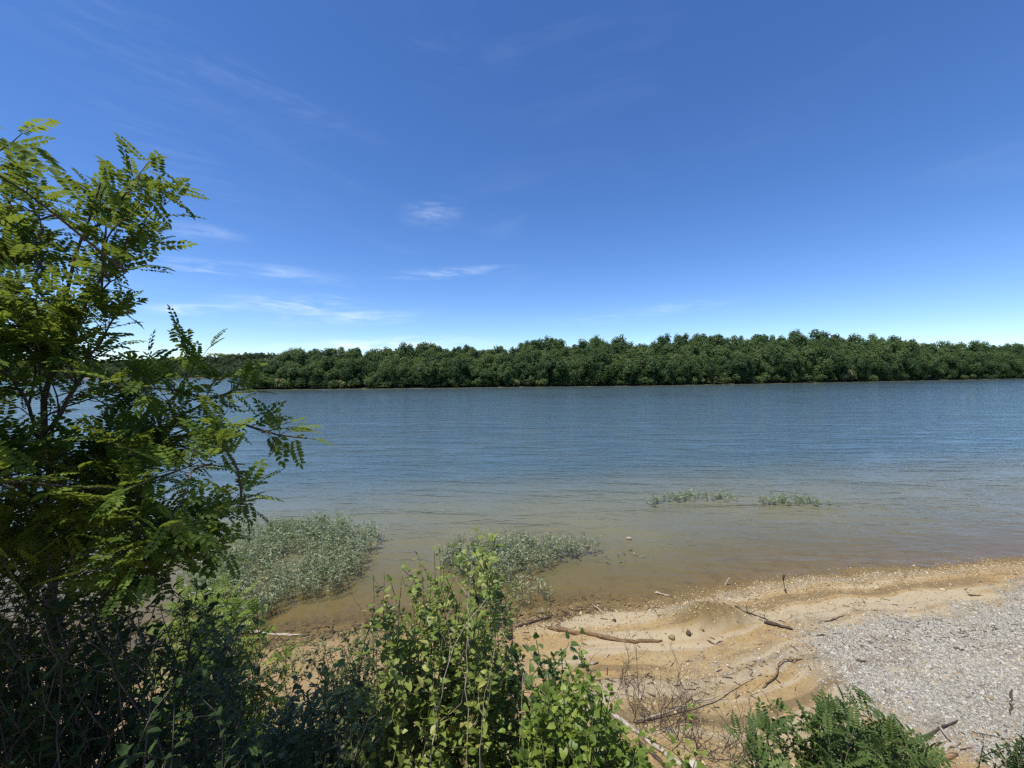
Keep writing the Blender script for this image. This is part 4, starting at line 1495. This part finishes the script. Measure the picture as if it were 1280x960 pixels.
def pebbles(name, label, n, dens, size, mat, sig=.4, box=(-7.5, 17, 3.4, 13.2), m=12):
    X = rng.uniform(box[0], box[1], n * m); Y = rng.uniform(box[2], box[3], n * m)
    s = shore_y(X) - Y
    Z = height(X, Y)
    u, v, ok = project(np.stack([X, Y, Z], -1))
    pr = dens(X, Y, s) * (ok & (u > -40) & (u < 1320) & (v < 990) & (s > -.7))
    # as many per patch of the picture near and far would waste faces far off: thin out with distance
    keep = rng.random(len(X)) < pr
    X, Y, Z = X[keep][:n], Y[keep][:n], Z[keep][:n]
    m = len(X)
    tv = np.array([(x, y, z) for z in (-.5, .5) for y in (-.5, .5) for x in (-.5, .5)], float)
    tv = tv * np.where(tv[:, 2:3] > 0, .72, 1.0) * [1.25, .85, .62]
    tf = np.array([(0, 2, 3, 1), (4, 5, 7, 6), (0, 1, 5, 4), (1, 3, 7, 5), (3, 2, 6, 7), (2, 0, 4, 6)])
    a = rng.uniform(0, 6.28, m)
    ax = np.stack([np.cos(a), np.sin(a), rng.normal(size=m) * .3], -1)
    Rm = frames(ax, np.tile(UP, (m, 1)) + .35 * rng.normal(size=(m, 3)))
    S = size * np.exp(rng.normal(size=m) * sig)
    S3 = S[:, None] * rng.uniform(.7, 1.3, (m, 3))
    V, Fc = scatter(tv, tf, Rm * S3[:, None, :], np.stack([X, Y, Z + .12 * S], -1))
    V += rng.normal(size=V.shape) * np.repeat(S, 8)[:, None] * .09
    me = mesh_np(name, V, Fc, mat, dict(tint=np.repeat(rng.random(m), 8)))
    tag(link(name, me), label, 'gravel', kind='stuff')
    print(name, m)


pebbles('gravel', "pale grey shingle covering the right part of the beach", 110000, lambda x, y, s: gravel_mask(x, y) ** 1.3 * (.35 + .65 * sstep(fbm(x * 1.5, y * 1.5, 111, 4), -.22, .12)), .0125, MAT['gravel'], .46, (2.0, 15.5, 3.6, 10.5), 7)
pebbles('sand_pebbles', "ochre and cream pebbles strewn over the sand", 52000,
        lambda x, y, s: np.clip(.06 + .34 * sstep(fbm(x * .9, y * .9, 121, 4), -.02, .22) + .35 * np.exp(-((s - .7) / .5) ** 2), 0, 1) * sstep(s, -.6, .2) * .6 * sstep(x, -4, -1) + .6 * sstep(s, .1, .3) * sstep(s, .8, .45) * sstep(x, 2, 4), .0145, MAT['warm_gravel'], .45)


def litter(name, label, n, dens, mat, ln):
    X = rng.uniform(-7.5, 16, n * 12); Y = rng.uniform(3.4, 13.0, n * 12)
    s = shore_y(X) - Y
    Z = np.maximum(height(X, Y), 0)
    keep = rng.random(len(X)) < dens(X, Y, s)
    X, Y, Z = X[keep][:n], Y[keep][:n], Z[keep][:n]
    m = len(X)
    tv = np.array([(x, y, z) for z in (-.5, .5) for y in (-.5, .5) for x in (-.5, .5)], float)
    tf = np.array([(0, 2, 3, 1), (4, 5, 7, 6), (0, 1, 5, 4), (1, 3, 7, 5), (3, 2, 6, 7), (2, 0, 4, 6)])
    a = rng.normal(size=m) * .9
    ax = np.stack([np.cos(a), np.sin(a), rng.normal(size=m) * .12], -1)
    Rm = frames(ax, np.tile(UP, (m, 1)) + .3 * rng.normal(size=(m, 3)))
    L_ = np.minimum(ln * np.exp(rng.normal(size=m) * .6), .17)
    S3 = np.stack([L_, .006 + .05 * L_ * rng.random(m), .006 + .04 * L_ * rng.random(m)], -1)
    V, Fc = scatter(tv, tf, Rm * S3[:, None, :], np.stack([X, Y, Z + .012], -1))
    me = mesh_np(name, V, Fc, mat, dict(tint=np.repeat(rng.random(m), 8)))
    tag(link(name, me), label, 'litter', kind='stuff')


litter('driftline_litter', "dark twigs and plant litter along the drift lines", 2400,
       lambda x, y, s: np.clip(np.exp(-((s - .3 - .4 * fbm(x * .8, y * .8, 63, 3)) / .35) ** 2) * sstep(x, 4.5, 1.0) + .35 * np.exp(-((s - 3 - 1.0 * fbm(x * .6, y * .6, 65, 3)) / .25) ** 2) + .02 * (s > .3), 0, 1), MAT['dark_wood'], .07)
litter('straw_litter', "pale straw and twigs strewn over the sand", 1100, lambda x, y, s: (s > .2) * (.10 + .5 * sstep(y, 5.5, 4.0) * sstep(x, 4.5, 2.5)), MAT['dry_stalk'], .07)


def ground_weeds():
    poly = [(300, 815), (340, 805), (420, 800), (475, 805), (480, 880), (440, 960), (290, 970), (285, 880)]
    L = []
    pts = poly_points(poly, 900)
    T, A, S = [], [], []
    for (u, v) in pts:
        g = on_ground(u, v)
        if float(fbm(np.array([g.x * 1.4]), np.array([g.y * 1.4]), 131, 3)[0]) < -.08 - .0012 * (v - 860):
            continue
        hgt_ = rng.uniform(.03, .16)
        for k in range(int(rng.integers(5, 11))):
            a = rng.uniform(0, 6.28)
            T.append((g.x + rng.normal() * .04, g.y + rng.normal() * .04, g.z + hgt_ * rng.random()))
            A.append((math.cos(a), math.sin(a), rng.uniform(-.1, .8)))
            S.append(rng.uniform(.025, .06))
    T, A, S = np.array(T), np.array(A), np.array(S)
    Rm = frames(A, np.tile(UP, (len(T), 1)) + .5 * rng.normal(size=(len(T), 3)))
    V, Fc = scatter(OVAL[0][0], OVAL[0][1], Rm * S[:, None, None], T)
    me = mesh_np('ground_weeds', V, Fc, MAT['weed_leaf'], dict(tint=np.repeat(rng.random(len(T)), len(OVAL[0][0]))), True)
    tag(link('ground_weeds', me), "low straggling weeds creeping over the sand left of the shrub", 'weeds', kind='stuff')


ground_weeds()


def bank_grass():
    """thin green and dry blades tangled through the shrubs on the bank"""
    n = 1500
    X = rng.uniform(-2.3, 1.0, n); Y = rng.uniform(2.0, 3.9, n)
    keep = fbm(X * 1.7, Y * 1.7, 151, 3) > -.12
    X, Y = X[keep], Y[keep]
    n = len(X)
    Z = height(X, Y)
    Hh = rng.uniform(.35, 1.0, n) * np.where(Y < 3.2, 1.0, .6)
    a = rng.uniform(0, 6.28, n); ln = rng.uniform(.1, .6, n)
    k = 6
    t = np.linspace(0, 1, k)
    P = np.stack([X[:, None] + np.cos(a)[:, None] * (ln * Hh)[:, None] * t ** 2, Y[:, None] + np.sin(a)[:, None] * (ln * Hh)[:, None] * t ** 2,
                  Z[:, None] - .02 + Hh[:, None] * (t - .3 * ln[:, None] * t ** 3)], -1)
    w = np.stack([-np.sin(a), np.cos(a), 0 * a], -1)[:, None, :] * (rng.uniform(.002, .0055, n)[:, None] * (1 - t ** 2) + .0005)[:, :, None]
    V = np.concatenate([P - w, P + w], 1).reshape(-1, 3)
    i = np.arange(k - 1)
    f = np.stack([i, i + 1, i + k + 1, i + k], -1)
    Fc = (f[None] + (np.arange(n) * 2 * k)[:, None, None]).reshape(-1, 4)
    me = mesh_np('bank_grass', V, Fc, MAT['grass_blade'], dict(tint=np.repeat(rng.random(n) * .99, 2 * k)), True)
    tag(link('bank_grass', me), "thin green and dry grass tangled among the shrubs on the bank", 'grass', kind='stuff')


bank_grass()
